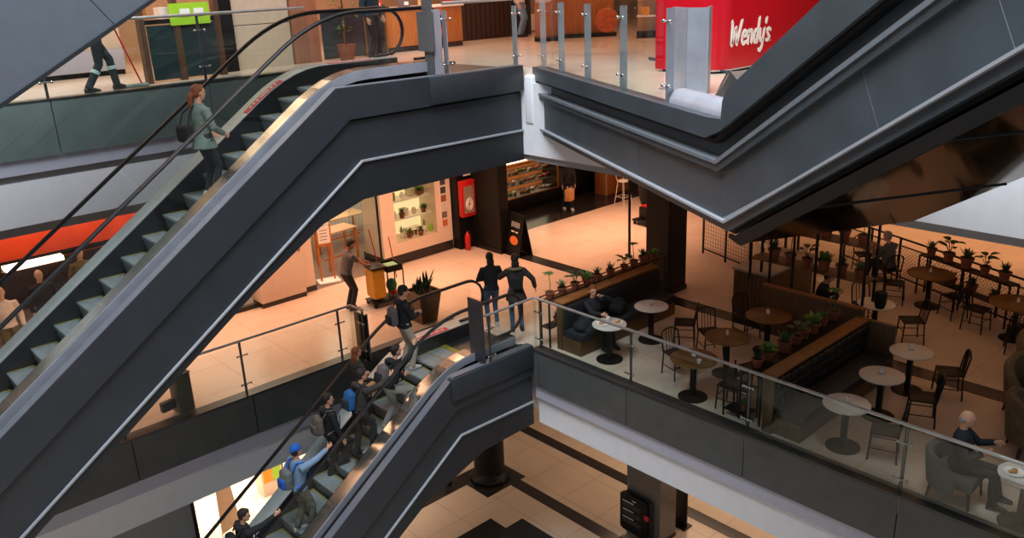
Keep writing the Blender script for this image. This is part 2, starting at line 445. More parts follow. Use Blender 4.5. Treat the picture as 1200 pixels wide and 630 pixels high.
    # red warning strips on the far deck
    for a, b in ((sk-.72, sk-.02), (sk+.9, sk+1.75)) if zfl > 1 else ((sk+.05, sk+1.15),):
        q = [a+(b-a)*i/6 for i in range(7)]
        st = MB().strip([(s, zc(s, .1, zd)+.006) for s in q], [(s, zc(s, .1, zd)) for s in q], 1.575, 1.72).build('warning_strip', REDL, t, label='red strip with small white lettering')
        mb = MB(); s = a+.1; r = random.Random(3)
        while s < b-.08:
            L = r.uniform(.02, .045)
            z = zc(s, .1, zd)+.008; z2 = zc(s+L, .1, zd)+.008
            mb.add([(s, 1.62, z), (s+L, 1.62, z2), (s+L, 1.675, z2), (s, 1.675, z)], [(0, 1, 2, 3)]); s += L+r.choice((.014, .014, .04))
        mb.build('lettering', PAPER, st)
    # steps
    d = .36
    def nose(s): return zc(s, -.09, zfl, .25)
    s = sk+.55
    while s > s_low+.2:
        z = nose(s); zp = nose(s-d); ri = z-zp
        stp = MB()
        nr = 16
        stp.box(s, s+d, .6, 1.54, z-.045, z-.006)
        for r in range(nr):
            w = .62+(1.52-.62)*r/nr; stp.box(s+.005, s+d-.01, w, w+.032, z-.006, z)
        o = stp.build('step', TREAD, t)
        if ri > .02:
            rb = MB(); q = []
            for i in range(7):
                u = i/6; q.append((s+.012-.05*math.sin(PI*u*.9)*.0+.05*(u**2)*.9, z-.02-ri*u))
            rb.strip([(a-.0, b) for a, b in q], [(a+.03, b-.001) for a, b in q], .61, 1.53).build('riser', RISER, o)
        MB().box(s+.01, s+d-.005, 1.505, 1.53, z, z+.004).box(s+.01, s+d-.005, .61, .635, z, z+.004).box(s+d-.04, s+d-.01, .62, 1.52, z, z+.003).build('edge_line', YEL, o)
        s -= d
    # landing floor plate
    MB().box(sk+.9, s_slab, .3, 2.3, zfl-.12, zfl).build('landing_plate', STEELD, t)
    MB().box(sk+.9, sk+1.0, .6, 1.54, zfl, zfl+.008).build('comb', YEL, t)
    return t
esc('long grey escalator climbing to the upper floor, carrying the woman in the green jacket', (6.77, 5.62), H2, -1.0, 9.27, EX, (6.97, 5.13), (7.13, 4.47), [(5.06, 2.83), (6.32, 3.6), (7.1, 3.84), (EX, 3.88)], 0)
esc('grey escalator below, crowded with young people carrying backpacks, up to the cafe floor', (8.62, .13), 0.0, .8, 10.8, EX, (8.62, -.56), (8.72, -1.12), [(7.13, -2.61), (7.77, -2.2), (9.3, -1.7), (EX, -1.66)], H0)

# anti-climb plates beside the landings
t = thing('guard_plate', 'dark upright metal plate at the top of the lower escalator', 'guard', (9.4, 11.6, .02))
MB().box(-.02, .02, -.18, .22, 0.1, 1.38).build('plate', STEELD, t); MB().box(-.06, .06, -.14, -.08, -.0, .12).build('foot', STEELD, t)
t = thing('guard_plate', 'grey upright metal plate and post at the top of the upper escalator', 'guard', (8.72, 11.6, 5.58))
GP = mat('guard_grey', (84, 84, 86), .5)
MB().box(-.02, .02, -.16, .24, .42, 1.05).build('plate', GP, t); MB().box(.02, .06, -.1, .14, 0, 2.2).build('post', GP, t)
MB().box(.03, .16, -.17, -.11, .05, 1.08).build('side_strip', GALV, t)

# third escalator, at an angle, rising over the camera's right
t = thing('escalator', 'large slate-grey escalator rising to the upper right with mirrored underside', 'escalator', tuple(O3), math.atan2(-dC.y, -dC.x))
ST = 17.0; m3 = .577
def inc(kz, ks, s): return kz if s <= ks else kz+(s-ks)*m3
def pl3(kz, ks, s0=0.0): return [(s0, kz), (ks, kz), (ST, kz+(ST-ks)*m3)]
lip_b = pl3(5.345, 6.62)
MB().strip([(0, 5.575), (6.5, 5.575)], [(0, 5.345), (6.5, 5.345)], 0, .22).build('landing_kerb', SLATE2, t)
top = [(6.5, 5.575), (6.84, 5.60), (6.86, 5.78), (6.92, 5.90), (7.02, 5.96)]+[(s, 5.96+(s-7.02)*.6) for s in (8, 10, 13, ST)]
MB().strip(top, [(s, inc(5.345, 6.62, s)) for s, _ in top], 0, .2).build('solid_balustrade', SLATE2, t)
MB().strip(pl3(5.35, 6.62), pl3(5.13, 6.74), .16, .3).build('recess_panel', SLATE2, t)
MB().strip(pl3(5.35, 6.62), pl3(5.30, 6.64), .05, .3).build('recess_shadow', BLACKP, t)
MB().strip(pl3(5.14, 6.74, .3), pl3(5.1, 6.76, .3), .0, .3).build('moulding', mat('slate_light', (104, 110, 116), .4), t)
MB().strip(pl3(5.1, 6.76, .3), pl3(5.02, 6.78, .3), .02, .3).build('moulding_lower', SLATE2, t)
cuts = [.3, 2.2, 4.6, 6.8, 9.1, 10.3, 12.6, 14.8, ST]
mb = MB()
for a, b in zip(cuts[:-1], cuts[1:]):
    dt = .0 if a < 6 else -.12; db = 0 if b < 7 else -.12
    ks = [a]+([6.78] if a < 6.78 < b else [])+[b]
    def sh2(s): return 0 if s < 7 else .14
    mb.strip([(s+(.006 if s == a else -.006 if s == b else 0)-sh2(s), inc(5.02, 6.78, s-sh2(s))) for s in ks],
             [(s+(.006 if s == a else -.006 if s == b else 0)+sh2(s), inc(4.5, 6.95, s+sh2(s))) for s in ks], .07, .3)
mb.build('main_panel', SLATE2, t, label='scuffed slate-grey cladding panels')
MB().strip(pl3(5.02, 6.78, .3), pl3(4.5, 6.95, .3), .075, .3).build('panel_backing', PALE, t)
MB().strip(pl3(4.51, 6.95, .3), pl3(4.485, 6.96, .3), .01, .3).build('edge_trim', PALE, t)
MB().strip(pl3(4.485, 6.96, .3), pl3(4.40, 7.0, .3), .05, .3).build('lower_trim', SLATE2, t)
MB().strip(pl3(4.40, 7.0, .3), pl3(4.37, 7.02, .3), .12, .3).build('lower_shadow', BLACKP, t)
MB().strip([(7.0, 4.37), (7.1, 4.37), (ST, 4.35+(ST-7.12)*m3)], [(7.0, 4.33), (7.25, 4.31), (ST, 4.26+(ST-7.12)*m3)], .06, .1).build('bottom_flange', BLACKP, t)
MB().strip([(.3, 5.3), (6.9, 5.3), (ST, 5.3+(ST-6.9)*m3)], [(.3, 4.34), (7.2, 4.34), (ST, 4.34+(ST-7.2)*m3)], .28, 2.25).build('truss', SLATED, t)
MB().strip([(7.22, 4.345), (ST, 4.345+(ST-7.22)*m3)], [(7.22, 4.32), (ST, 4.32+(ST-7.22)*m3)], .1, 2.25).build('soffit', MIRROR, t, label='mirror-polished dark bronze underside')
for s in (8.4, 9.9, 11.4, 13): MB().box(s, s+.012, .1, 2.25, inc(4.315, 7.22, s)-.004, inc(4.315, 7.22, s)+.01).build('soffit_joint', BLACKP, t)
MB().strip(pl3(5.6, 6.62), pl3(4.34, 7.2), 2.25, 2.3).build('far_cladding', SLATE2, t)

# the escalator overhead at the top left: only the lower corner of its cladding is in view
t = thing('escalator', 'blue-grey escalator cladding crossing the top left corner', 'escalator', (0, 11.4, 0))
m4 = math.tan(math.radians(28.9)); 
def z4(s): return 5.9+(s-2.29)*m4
CL4 = mat('blue_grey_cladding', (92, 97, 106), .5, var=.05)
mb = MB(); cs = [-4, -1.2, 1.9, 3.75, 6.5, 9]
for a, b in zip(cs[:-1], cs[1:]):
    mb.add([(a+.006, 0, z4(a)+.05), (b-.006, 0, z4(b)+.05), (b-.75, 0, z4(b-.75)+1.45), (a-.74, 0, z4(a-.74)+1.45),
            (a+.006, .05, z4(a)+.05), (b-.006, .05, z4(b)+.05), (b-.75, .05, z4(b-.75)+1.45), (a-.74, .05, z4(a-.74)+1.45)],
           [(0, 1, 2, 3), (7, 6, 5, 4), (0, 4, 5, 1), (1, 5, 6, 2), (2, 6, 7, 3), (3, 7, 4, 0)])
mb.build('cladding_panel', CL4, t)
MB().strip([(-4, z4(-4)+.05), (9, z4(9)+.05)], [(-4, z4(-4)), (9, z4(9))], -.03, 1.6).build('bottom_flange', SLATED, t)
MB().strip([(-4.6, z4(-4.6)+1.4), (8.2, z4(8.2)+1.4)], [(-4, z4(-4)+.05), (9, z4(9)+.05)], .06, 1.6).build('truss', SLATED, t)

# ------------------------------------------------------------------ glass railings
def clamp(mb, x, y, z, dx, dy, L=.09):
    mb.tube([(x-dx*L, y-dy*L, z), (x+dx*L, y+dy*L, z)], .011, 6)
    for sgn in (-1, 1): mb.ball((x+sgn*dx*L, y+sgn*dy*L, z), .024, 8, 5)
def railing(label, runs, z, H=1.05, gdown=.1, out=.05, mode='round', clampz=(.25, .82), top=True):
    "runs: list of (p0, p1, [post fractions])"
    t = thing('glass_railing', label, 'railing', (runs[0][0][0], runs[0][0][1], z))
    ox, oy = runs[0][0]
    tops = []
    for (p0, p1, posts, nrm) in runs:
        a = Vector((p0[0]-ox, p0[1]-oy, 0)); b = Vector((p1[0]-ox, p1[1]-oy, 0)); d = (b-a); L = d.length; d.normalize()
        nv = Vector((nrm[0], nrm[1], 0))
        cutp = [0]+[q for q in posts if 0.02 < q < L-.02]+[L]
        for u, v in zip(cutp[:-1], cutp[1:]):
            A = a+d*(u+.01)-nv*out; B = a+d*(v-.01)-nv*out
            mb = MB(); w = nv*.006
            vs = [A-w, B-w, B+w, A+w]
            mb.plan([(q.x, q.y) for q in vs], -gdown, H-.04).build('glass_panel', GLD, t)
        for q in posts:
            P = a+d*q+nv*.03
            mb = MB()
            if mode == 'round': mb.tube([(P.x, P.y, 0), (P.x, P.y, H-.02)], .024, 10).lathe([(.05, 0), (.05, .012), (.03, .02)], (P.x, P.y, 0), 12)
            else:
                e = d*.012; f = nv*.05
                vs = [P-e-f, P+e-f, P+e+f, P-e+f]
                mb.plan([(x.x, x.y) for x in vs], 0, H-.12)
            po = mb.build('post', GALV if mode != 'round' else STEELD, t)
            for cz in clampz:
                cm = MB(); clamp(cm, P.x-nv.x*.05, P.y-nv.y*.05, cz, d.x, d.y); cm.tube([(P.x, P.y, cz), (P.x-nv.x*.09, P.y-nv.y*.09, cz)], .01, 6)
                cm.build('clamp', CHROME, po)
        tops.append((a, b, nv))
    if top:
        pts = [tops[0][0]+Vector((0, 0, H))]+[q[1]+Vector((0, 0, H)) for q in tops]
        MB().tube(pts, .027, 10).build('handrail', STEEL, t)
    return t
railing('glass railing with steel rail along the cafe edge', [((9.45, 11.42), (EX+.12, 11.42), [.12], (0, 1)), ((EX+.12, 11.42), (EX+.12, -6), [.12, 2.45, 4.88, 7.35, 9.8, 12.2], (1, 0))], 0, 1.1)
railing('glass railing over the atrium left of the lower escalator', [((-8, AY+.1), (8.05, AY+.1), [2, 4.2, 6.4, 8.7, 11.5, 13.7, 15.75], (0, 1)), ((8.05, AY+.1), (8.05, 13.45), [.35], (1, 0))], 0, 1.1)
t = thing('end_panel', 'dark panel closing the railing beside the lower escalator', 'panel', (8.09, 13.62, 0.0))
MB().bbox(-.02, .02, -.2, .2, 0, .98, .006).build('panel', BLACKP, t); MB().box(.02, .05, -.2, -.16, 0, 1.0).build('edge_post', STEELD, t)
railing('glass railing on the upper floor behind the woman on the escalator', [((-8, AY2+.06), (8.5, AY2+.06), [1.5, 4, 6.6, 9.2, 11.77, 14.4], (0, 1))], H2, 1.17, .86, .08, 'round', (.28, .9))
railing('glass railing of the upper landing next to the steel guard post', [((8.95, 11.46), (EX-.03, 11.46), [.05, 1.62], (0, 1))], H2, 1.2, .0, .02, 'flat', (.22, .95))
ps = [c3(s, .14) for s in (0.05, 5.28)]
railing('tall frameless glass railing on flat steel posts above the angled escalator', [((ps[0].x, ps[0].y), (ps[1].x, ps[1].y), [.1, 1.1, 2.35, 3.75, 5.2], (-nC.x, -nC.y))], H2, 1.25, .0, .06, 'flat', (.22, .98))

# ================================================================== CAFE FURNITURE
def disc_table(name, label, cat, top_mat, r, base_r=.26):
    t = thing(name, label, cat)
    MB().lathe([(r-.01, .722), (r, .728), (r, .745), (r-.008, .75)], (0, 0, 0), 40).build('tabletop', top_mat, t)
    MB().box(-.04, .04, -.04, .04, .02, .72).build('column', BLACKM, t)
    MB().lathe([(base_r, 0), (base_r, .012), (base_r*.5, .025), (.05, .04)], (0, 0, 0), 28).build('base', BLACKM, t)
    return t
def make_chair():
    t = thing('cafe_chair', 'x', 'chair')
    MB().bbox(-.2, .2, -.2, .2, .435, .465, .012).build('seat', BLACKM, t)
    for sx in (-1, 1):
        for sy in (-1, 1):
            MB().tube([(sx*.205, sy*.195, 0), (sx*.18, sy*.175, .44)], .014, 8).build('leg', BLACKM, t)
    mb = MB(); pts = [(-.19, -.18, .44), (-.22, -.185, .62), (-.25, -.18, .76)]
    for i in range(1, 8):
        a = PI*i/8; pts.append((-.255-.012*math.sin(a), -.18*math.cos(a), .76+.1*math.sin(a)))
    pts += [(-.25, .18, .76), (-.22, .185, .62), (-.19, .18, .44)]
    mb.tube(pts, .015, 8).build('back_frame', BLACKM, t)
    for y in (-.09, -.03, .03, .09):
        MB().tube([(-.195, y, .455), (-.255, y, .76+.1*math.sin(math.acos(max(-1, min(1, -y/.18))))-.005)], (.008), 6).build('back_slat', BLACKM, t)
    for (a, b) in (((-.195, -.185, .2), (.195, -.185, .2)), ((-.195, .185, .2), (.195, .185, .2)), ((.195, -.185, .26), (.195, .185, .26))):
        MB().tube([a, b], .009, 6).build('stretcher', BLACKM, t)
    return t
TB = {}
_used = {}
def place(kind, maker, label, loc, rz, group):
    if kind not in TB:
        o = maker(); TB[kind] = o; o.location = loc; o.rotation_euler = (0, 0, rz); o['label'] = label; o['group'] = group; return o
    return dup(TB[kind], loc, rz, label, group)
tables = [
 ('white', (12.62, 9.98), .34, 'round white table by the long bench, farther from the railing'),
 ('white', (11.36, 9.99), .33, 'round white table at the railing end of the occupied bench'),
 ('wood', (12.34, 8.0), .41, 'round wooden table in the middle, between two slat-back chairs'),
 ('wood', (13.71, 8.0), .43, 'round wooden table in shadow against the slatted counter partition'),
 ('wood', (11.18, 7.9), .41, 'round wooden table right behind the glass railing with two chairs'),
 ('white', (13.88, 5.34), .35, 'round pinkish table at the far end of the black tufted bench'),
 ('white', (12.68, 5.29), .35, 'round pinkish table halfway along the black tufted bench'),
 ('white', (11.4, 5.24), .35, 'round pale table nearest the railing beside the tufted bench'),
 ('wood', (18.0, 6.72), .47, 'round wooden table under the plant shelf of the mesh fence'),
 ('wood', (17.36, 4.8), .5, 'round wooden table at the right border near the mesh fence'),
 ('wood', (18.9, 8.34), .3, 'small wooden table where the man in the grey jacket sits'),
 ('white', (15.61, 6.78), .35, 'pinkish table beyond the bench end with a dark planter in front'),
 ('white', (11.14, 2.66), .34, 'white table with a plate cut by the right border'),
]
tbl = {}
for i, (k, (x, y), r, lab) in enumerate(tables):
    key = (k, round(r, 2))
    mt = MARBLE if k == 'white' else WOODT
    tbl[i] = place('t%s%.2f' % key, lambda: disc_table('round_table', lab, 'table', mt, r), lab, (x, y, 0), 0, 'round cafe tables')
    tbl[i]['category'] = 'table'
chairs = [
 ((12.95, 9.4), 125, 'black slat-back chair facing the far white table of the long bench'),
 ((11.68, 8.62), -108, 'black chair left of the wooden table behind the railing'),
 ((11.3, 7.18), 95, 'black chair right of the wooden table behind the railing'),
 ((12.9, 8.75), -122, 'black slat-back chair between the two middle wooden tables'),
 ((12.05, 7.3), 70, 'black chair tucked under the near side of the middle wooden table'),
 ((14.0, 8.65), -110, 'black chair in the dark corner by the slatted counter'),
 ((11.55, 4.68), 110, 'black chair nearest the railing, at the pale table'),
 ((12.95, 4.72), 115, 'black chair at the halfway table of the tufted bench'),
 ((14.15, 4.78), 120, 'black chair with curved back at the farthest pinkish table'),
 ((17.75, 6.1), 60, 'black chair on the right of the table under the plant shelf'),
 ((17.75, 7.35), -70, 'black chair on the left of the table under the plant shelf'),
 ((17.35, 5.5), -95, 'black chair left of the wooden table at the right border'),
 ((16.75, 4.55), 20, 'dark chair in front of the wooden table at the right border'),
 ((16.15, 7.25), -130, 'black chair left of the table with the dark planter'),
 ((15.95, 6.2), 130, 'black chair right of the table with the dark planter'),
 ((19.2, 8.75), -135, 'black slat-back chair against the fence, empty, beside the small table'),
 ((18.55, 7.85), 52, 'black chair carrying the man in the grey jacket'),
]
for (x, y), a, lab in chairs:
    place('chair', make_chair, lab, (x, y, 0), math.radians(a), 'black metal cafe chairs')

def caddy():
    t = thing('condiment_caddy', 'x', 'caddy')
    MB().bbox(-.045, .045, -.03, .03, 0, .02, .004).tube([(-.04, 0, .01), (-.04, 0, .11), (.04, 0, .11), (.04, 0, .01)], .004, 6).build('holder', CHROME, t)
    MB().lathe([(.016, .02), (.017, .06), (.01, .08), (.011, .095)], (-.02, 0, 0), 10).build('salt_shaker', WHITEG, t)
    MB().box(0, .035, -.02, .02, .02, .09).build('napkins', PAPER, t)
    return t
for i, what in ((0, 'on the far white table by the long bench'), (2, 'on the middle wooden table'), (3, 'on the shadowed table by the counter'), (5, 'on the farthest pinkish table'),
                (6, 'on the halfway pinkish table'), (7, 'on the pale table nearest the railing'), (8, 'on the wooden table under the plant shelf'), (9, 'on the wooden table at the right border'), (10, 'on the small table of the man in the grey jacket'), (4, 'on the wooden table behind the railing')):
    x, y = tables[i][1]
    place('caddy', caddy, 'caddy with shaker and napkins '+what, (x+.03, y+.02, .75), .4*i, 'table caddies')
# food on the near white table
def plate(label, loc, r=.13, food=True):
    t = thing('plate', label, 'plate', loc)
    MB().lathe([(r*.6, 0), (r*.7, .004), (r, .018), (r-.004, .022), (r*.68, .008), (.001, .007)], (0, 0, 0), 24).build('dish', WHITEG, t)
    if food: MB().ball((.01, .0, .03), (r*.45, r*.3, .03), 10, 6).ball((-.04, .03, .025), (.03, .03, .02), 8, 5).build('food', BREAD, t)
    return t
plate('white plate with leftovers in front of the seated woman', (11.26, 10.07, .75), .14)
plate('small white plate on the far half of the lunch table', (11.5, 9.88, .75), .09)
plate('white plate on the table at the right border', (11.08, 2.8, .75), .13)
def mug(label, loc):
    t = thing('cup', label, 'cup', loc)
    MB().lathe([(.025, 0), (.035, .02), (.04, .075), (.036, .075), (.03, .02), (.001, .012)], (0, 0, 0), 16).build('body', WHITEG, t)
    MB().tube([(.038, 0, .06), (.062, 0, .055), (.062, 0, .03), (.034, 0, .02)], .005, 6).build('handle', WHITEG, t)
mug('white cup beside the plate on the lunch table', (11.47, 10.12, .75))
mug('small white cup on the wooden table behind the railing', (11.05, 7.7, .75))

# benches
WOODM = wood('ledge_wood', (116, 72, 34), (146, 94, 48), .4, (1, 10, 1), 4)
def bench(label, loc, L, mirror=1, tufted=False):
    "origin: near-railing end at the back; seat towards -Y"
    t = thing('banquette_bench', label, 'bench', loc)
    mb = MB(); mb.bbox(0, L, -.52, -.02, 0, .30, .008).build('base', WOODB, t)
    MB().bbox(-.005, L, -.56, -.08, .30, .46, .03).build('seat_cushion', SEATB, t)
    MB().bbox(-.01, L, -.02, .12, 0, .98, .008).build('back_panel', WOODB, t)
    bp = MB()
    if tufted:
        n = int(L/.2)
        for i in range(n):
            for j in range(3): bp.bbox(.03+i*(L-.04)/n, .03+(i+1)*(L-.04)/n-.004, -.1, -.02, .47+j*.16, .47+(j+1)*.16-.004, .03)
    else: bp.bbox(.02, L, -.1, -.02, .47, .93, .03)
    bp.build('back_cushion', TUFT if tufted else BLACKF, t)
    MB().bbox(-.02, L+.0, -.06, .18, .98, 1.02, .006).build('top_ledge', WOODM, t)
    return t
b1 = bench('wooden bench with black seat behind the seated woman in black', (11.05, 10.98, 0), 3.0)
b2 = bench('long black tufted bench in the middle of the cafe', (11.02, 6.28, 0), 3.05, tufted=True)
MB().bbox(3.05, 3.15, -.54, .18, 0, 1.02, .008).build('end_panel', WOODB, b2)
MB().bbox(-.06, -.02, -.06, .12, 0, 1.02, .006).build('end_post', WOODB, b2)

# plants ---------------------------------------------------------------
def pot(mb, r=.07, h=.13):
    mb.lathe([(r*.72, 0), (r*.95, h*.78), (r*1.12, h*.79), (r*1.14, h), (r*.95, h), (r*.9, h*.86), (.001, h*.86)], (0, 0, 0), 18)
def plantpot(kind):
    t = thing('potted_plant', 'x', 'plant'); r = random.Random(kind*13+1)
    mb = MB(); pot(mb); mb.build('pot', TERRA, t)
    MB().lathe([(.062, .105), (.062, .113)], (0, 0, 0), 14).build('soil', SOIL, t)
    mb = MB(); z = .11
    if kind == 0:      # spiky rosette
        for i in range(16):
            a = i*2.4; L = .12+.05*r.random(); e = .6+.5*r.random()
            mb.leaf((0, 0, z), (L*math.cos(a)*math.cos(e), L*math.sin(a)*math.cos(e), z+L*math.sin(e)+.03), .014, .15)
        m = LEAF
    elif kind == 1:    # bushy
        for i in range(46):
            a = r.uniform(0, 6.28); e = r.uniform(.1, 1.5); L = .06+.08*r.random()
            b = Vector((.03*math.cos(a), .03*math.sin(a), z+.05*r.random()))
            mb.leaf(b, b+Vector((L*math.cos(a)*math.cos(e), L*math.sin(a)*math.cos(e), L*math.sin(e))), .022, .2)
        m = LEAFY
    elif kind == 2:    # tall stem with a drooping crown
        mb.tube([(0, 0, z), (.01, .0, z+.15), (.0, .02, z+.3)], .006, 6)
        for i in range(9):
            a = i*2.4; b = Vector((0, .02, z+.3)); L = .13
            mb.leaf(b, b+Vector((L*math.cos(a), L*math.sin(a), .05)), .022, .5)
        m = LEAF
    elif kind == 3:    # grass
        for i in range(40):
            a = r.uniform(0, 6.28); e = r.uniform(.9, 1.5); L = .13+.1*r.random()
            mb.leaf((.02*math.cos(a), .02*math.sin(a), z), (L*math.cos(a)*math.cos(e), L*math.sin(a)*math.cos(e), z+L*math.sin(e)), .006, .3)
        m = LEAFD
    else:              # broad leaves
        for i in range(7):
            a = i*2.4+.3; L = .12+.04*r.random()
            b = Vector((.05*math.cos(a), .05*math.sin(a), z+.1+.03*i*.5)); mb.tube([(0, 0, z), b], .004, 5)
            mb.leaf(b, b+Vector((L*math.cos(a), L*math.sin(a), .04)), .05, .35)
        m = LEAFD
    mb.build('foliage', m, t)
    return t
KN = ['spiky', 'bushy bright', 'tall drooping', 'grassy', 'broad-leaved']
def pots(lst, z, where, group, sc=1.0):
    for i, (x, y, k) in enumerate(lst):
        key = 'p%d' % k; lab = '%s green plant in terracotta pot, %s' % (KN[k], where[i])
        if key not in TB:
            TB[key] = plantpot(k); TB[key].location = (x, y, z); TB[key]['label'] = lab; TB[key]['group'] = group; TB[key]['base'] = 1; TB[key].scale = (sc,)*3
        else: dup(TB[key], (x, y, z), i*1.1, lab, group, sc*(1+.12*((i*7) % 3-1)))
ords = ['first', 'second', 'third', 'fourth', 'fifth', 'sixth', 'seventh', 'eighth', 'ninth', 'tenth', 'eleventh']
# plant rack between the promenade and the cafe
t = thing('plant_rack', 'black metal plant rack between the bench and the promenade', 'rack', (10.95, 11.22, 0))
MB().box(0, 3.72, 0, .26, .955, .975).build('top_shelf', WOODB, t)
MB().box(0, 3.72, 0, .26, .40, .415).build('lower_shelf', BLACKM, t)
for x in (.02, .93, 1.85, 2.78, 3.7):
    for y in (.01, .25): MB().box(x-.015, x+.015, y-.015, y+.015, 0, .955).build('post', BLACKM, t)
for y in (.0, .26): MB().box(0, 3.72, y-.01, y+.01, 1.02, 1.04).build('guard_rail', BLACKM, t)
for x in (.02, 1.85, 3.7):
    for y in (.0, .26): MB().box(x-.01, x+.01, y-.01, y+.01, .97, 1.03).build('guard_post', BLACKM, t)
L = [(11.12, 11.35, 2), (11.47, 11.35, 0), (11.85, 11.35, 4), (12.2, 11.35, 1), (12.52, 11.35, 0), (12.95, 11.35, 3), (13.4, 11.35, 4), (13.72, 11.35, 2), (14.05, 11.35, 0), (14.4, 11.35, 1)]
pots(L, .976, [ords[i]+' from the left, promenade rack' for i in range(10)], 'potted plants on the promenade rack', 1.25)
L = [(11.3, 11.35, 3), (11.75, 11.35, 0), (12.5, 11.35, 1), (13.1, 11.35, 4), (13.6, 11.35, 0), (14.2, 11.35, 3)]
pots(L, .416, ['lower promenade rack, '+ords[i]+' from left' for i in range(6)], 'plants on the lower rack shelf', 1.15)
# pots behind the tufted bench
t = thing('planter_shelf', 'dark shelf behind the tufted bench holding pots', 'shelf', (11.05, 6.49, 0))
MB().box(0, 3.0, 0, .42, .9, .93).build('shelf_board', BLACKP, t)
for x in (.02, 1.0, 2.0, 2.98):
    for y in (.02, .4): MB().box(x-.015, x+.015, y-.015, y+.015, 0, .9).build('post', BLACKM, t)
L = [(11.26, 6.72, 3), (11.6, 6.72, 1), (12.08, 6.72, 0), (12.5, 6.72, 4), (12.8, 6.76, 3), (13.12, 6.76, 1), (13.5, 6.78, 0), (13.9, 6.78, 2)]
pots(L, .931, [ords[i]+' from the railing, behind tufted bench' for i in range(8)], 'potted plants behind the tufted bench', 1.35)
# low wire side rack at the railing
t = thing('side_rack', 'small black wire rack between wooden table and tufted bench', 'rack', (11.0, 6.95, 0))
MB().box(0, .3, -.25, .2, .55, .565).box(0, .3, -.25, .2, .12, .135).build('shelf', BLACKM, t)
for x in (0, .3):
    for y in (-.25, .2): MB().box(x-.012, x+.012, y-.012, y+.012, 0, .9).build('post', BLACKM, t)
pots([(11.15, 6.85, 1)], .136, ['wire side rack'], 'plant on the side rack', 1.0)

# counter, partition, hanging rack
t = thing('service_counter', 'slatted wooden counter with pale stone top in the cafe', 'counter', (14.95, 8.75, 0))
MB().bbox(0, 1.8, 0, .85, 0, 1.0, .006).build('body', WOODB, t)
mb = MB()
for i in range(9): mb.box(-.012, .0, .02+i*.095, .085+i*.095, .06, .98)
mb.build('slats', WOODB, t)
MB().bbox(-.04, 1.85, -.03, .88, 1.0, 1.05, .01).build('countertop', STONEW, t)
t = thing('partition_wall', 'low slatted wooden partition under the black plant frame', 'partition', (14.45, 6.5, 0))
MB().bbox(0, .1, 0, 2.1, 0, 1.0, .006).build('panel', WOODB, t)
MB().bbox(-.02, .12, -.02, 2.12, 1.0, 1.04, .006).build('cap', WOODM, t)
t = thing('hanging_shelf_frame', 'tall black frame with shelves of plants above the partition', 'shelf', (14.6, 6.6, 1.04))
for y in (0, .5, .98, 1.45, 1.95, 2.4):
    MB().box(-.02, .02, y-.02, y+.02, 0, 2.6).build('post', BLACKM, t)
for z in (.42, 1.1, 1.8): MB().box(0, .45, -.02, 2.42, z, z+.025).build('shelf', WOODB, t)
for y in (0, 1.2, 2.4): MB().box(.41, .45, y-.02, y+.02, -.04, 2.6).build('rear_post', BLACKM, t)
k = 0
for z, ww in ((.445, 'lowest'), (1.125, 'middle')):
    L = [(14.82, 6.8+.36*i, (i*3+int(z*2)) % 5) for i in range(6)]
    pots(L, 1.04+z, ['%s shelf of black frame, %s from the right' % (ww, ords[i]) for i in range(6)], 'plants in the black frame', 1.5)

# mesh fence at the back with a plant shelf
fa = Vector((19.9, 9.6, 0)); fb = Vector((17.9, 4.6, 0)); fd = (fb-fa); FL = fd.length; frz = math.atan2(fd.y, fd.x)
MESHM = mat('mesh_wire', (40, 30, 24), .5, .4)
t = thing('mesh_fence', 'black metal fence with wire mesh around the back of the cafe', 'fence', fa, frz)
npost = 7
for i in range(npost): 
    x = FL*i/(npost-1); MB().box(x-.02, x+.02, -.02, .02, 0, 1.02).build('post', BLACKM, t)
MB().box(0, FL, -.025, .025, .99, 1.02).build('top_rail', BLACKM, t); MB().box(0, FL, -.02, .02, .82, .84).build('middle_rail', BLACKM, t)
MB().box(0, FL, -.02, .02, .06, .09).build('bottom_rail', BLACKM, t)
mb = MB(); st = .09; h0, h1 = .09, .82; H_ = h1-h0
x = -H_
while x < FL:
    for sg in (1, -1):
        xa, xb = (x, x+H_) if sg > 0 else (x+H_, x)
        za, zb = h0, h1
        # clip to the fence length
        def cl(xa, za, xb, zb):
            if xa > xb: xa, za, xb, zb = xb, zb, xa, za
            if xb <= 0 or xa >= FL: return None
            if xa < 0: za += (zb-za)*(0-xa)/(xb-xa); xa = 0
            if xb > FL: zb = za+(zb-za)*(FL-xa)/(xb-xa); xb = FL
            return xa, za, xb, zb
        c = cl(xa, za, xb, zb)
        if c: mb.tube([(c[0], 0, c[1]), (c[2], 0, c[3])], .004, 4, caps=False)
    x += st
mb.build('wire_mesh', MESHM, t)
t = thing('mesh_fence', 'short black mesh fence section left of the counter, promenade side', 'fence', (17.95, 12.5, 0), math.atan2(-1, -.3))
for x in (0, .9, 1.8): MB().box(x-.02, x+.02, -.02, .02, 0, 1.0).build('post', BLACKM, t)
MB().box(0, 1.8, -.02, .02, .97, 1.0).build('top_rail', BLACKM, t); MB().box(0, 1.8, -.02, .02, .12, .15).build('bottom_rail', BLACKM, t)
mb = MB(); 
for i in range(19): mb.tube([(i*.1, 0, .15), (i*.1, 0, .97)], .004, 4)
for i in range(8): mb.tube([(0, 0, .2+i*.1), (1.8, 0, .2+i*.1)], .004, 4)
mb.build('wire_mesh', MESHM, t)
sa = fa+fd*(.50)+Vector((-.16, .06, 0)).normalized()*.22
t = thing('plant_shelf', 'black metal plant shelf standing along the mesh fence', 'shelf', sa, frz)
MB().box(0, 2.3, -.13, .13, .9, .925).build('top_shelf', BLACKM, t); MB().box(0, 2.3, -.13, .13, .42, .44).build('lower_shelf', BLACKM, t)
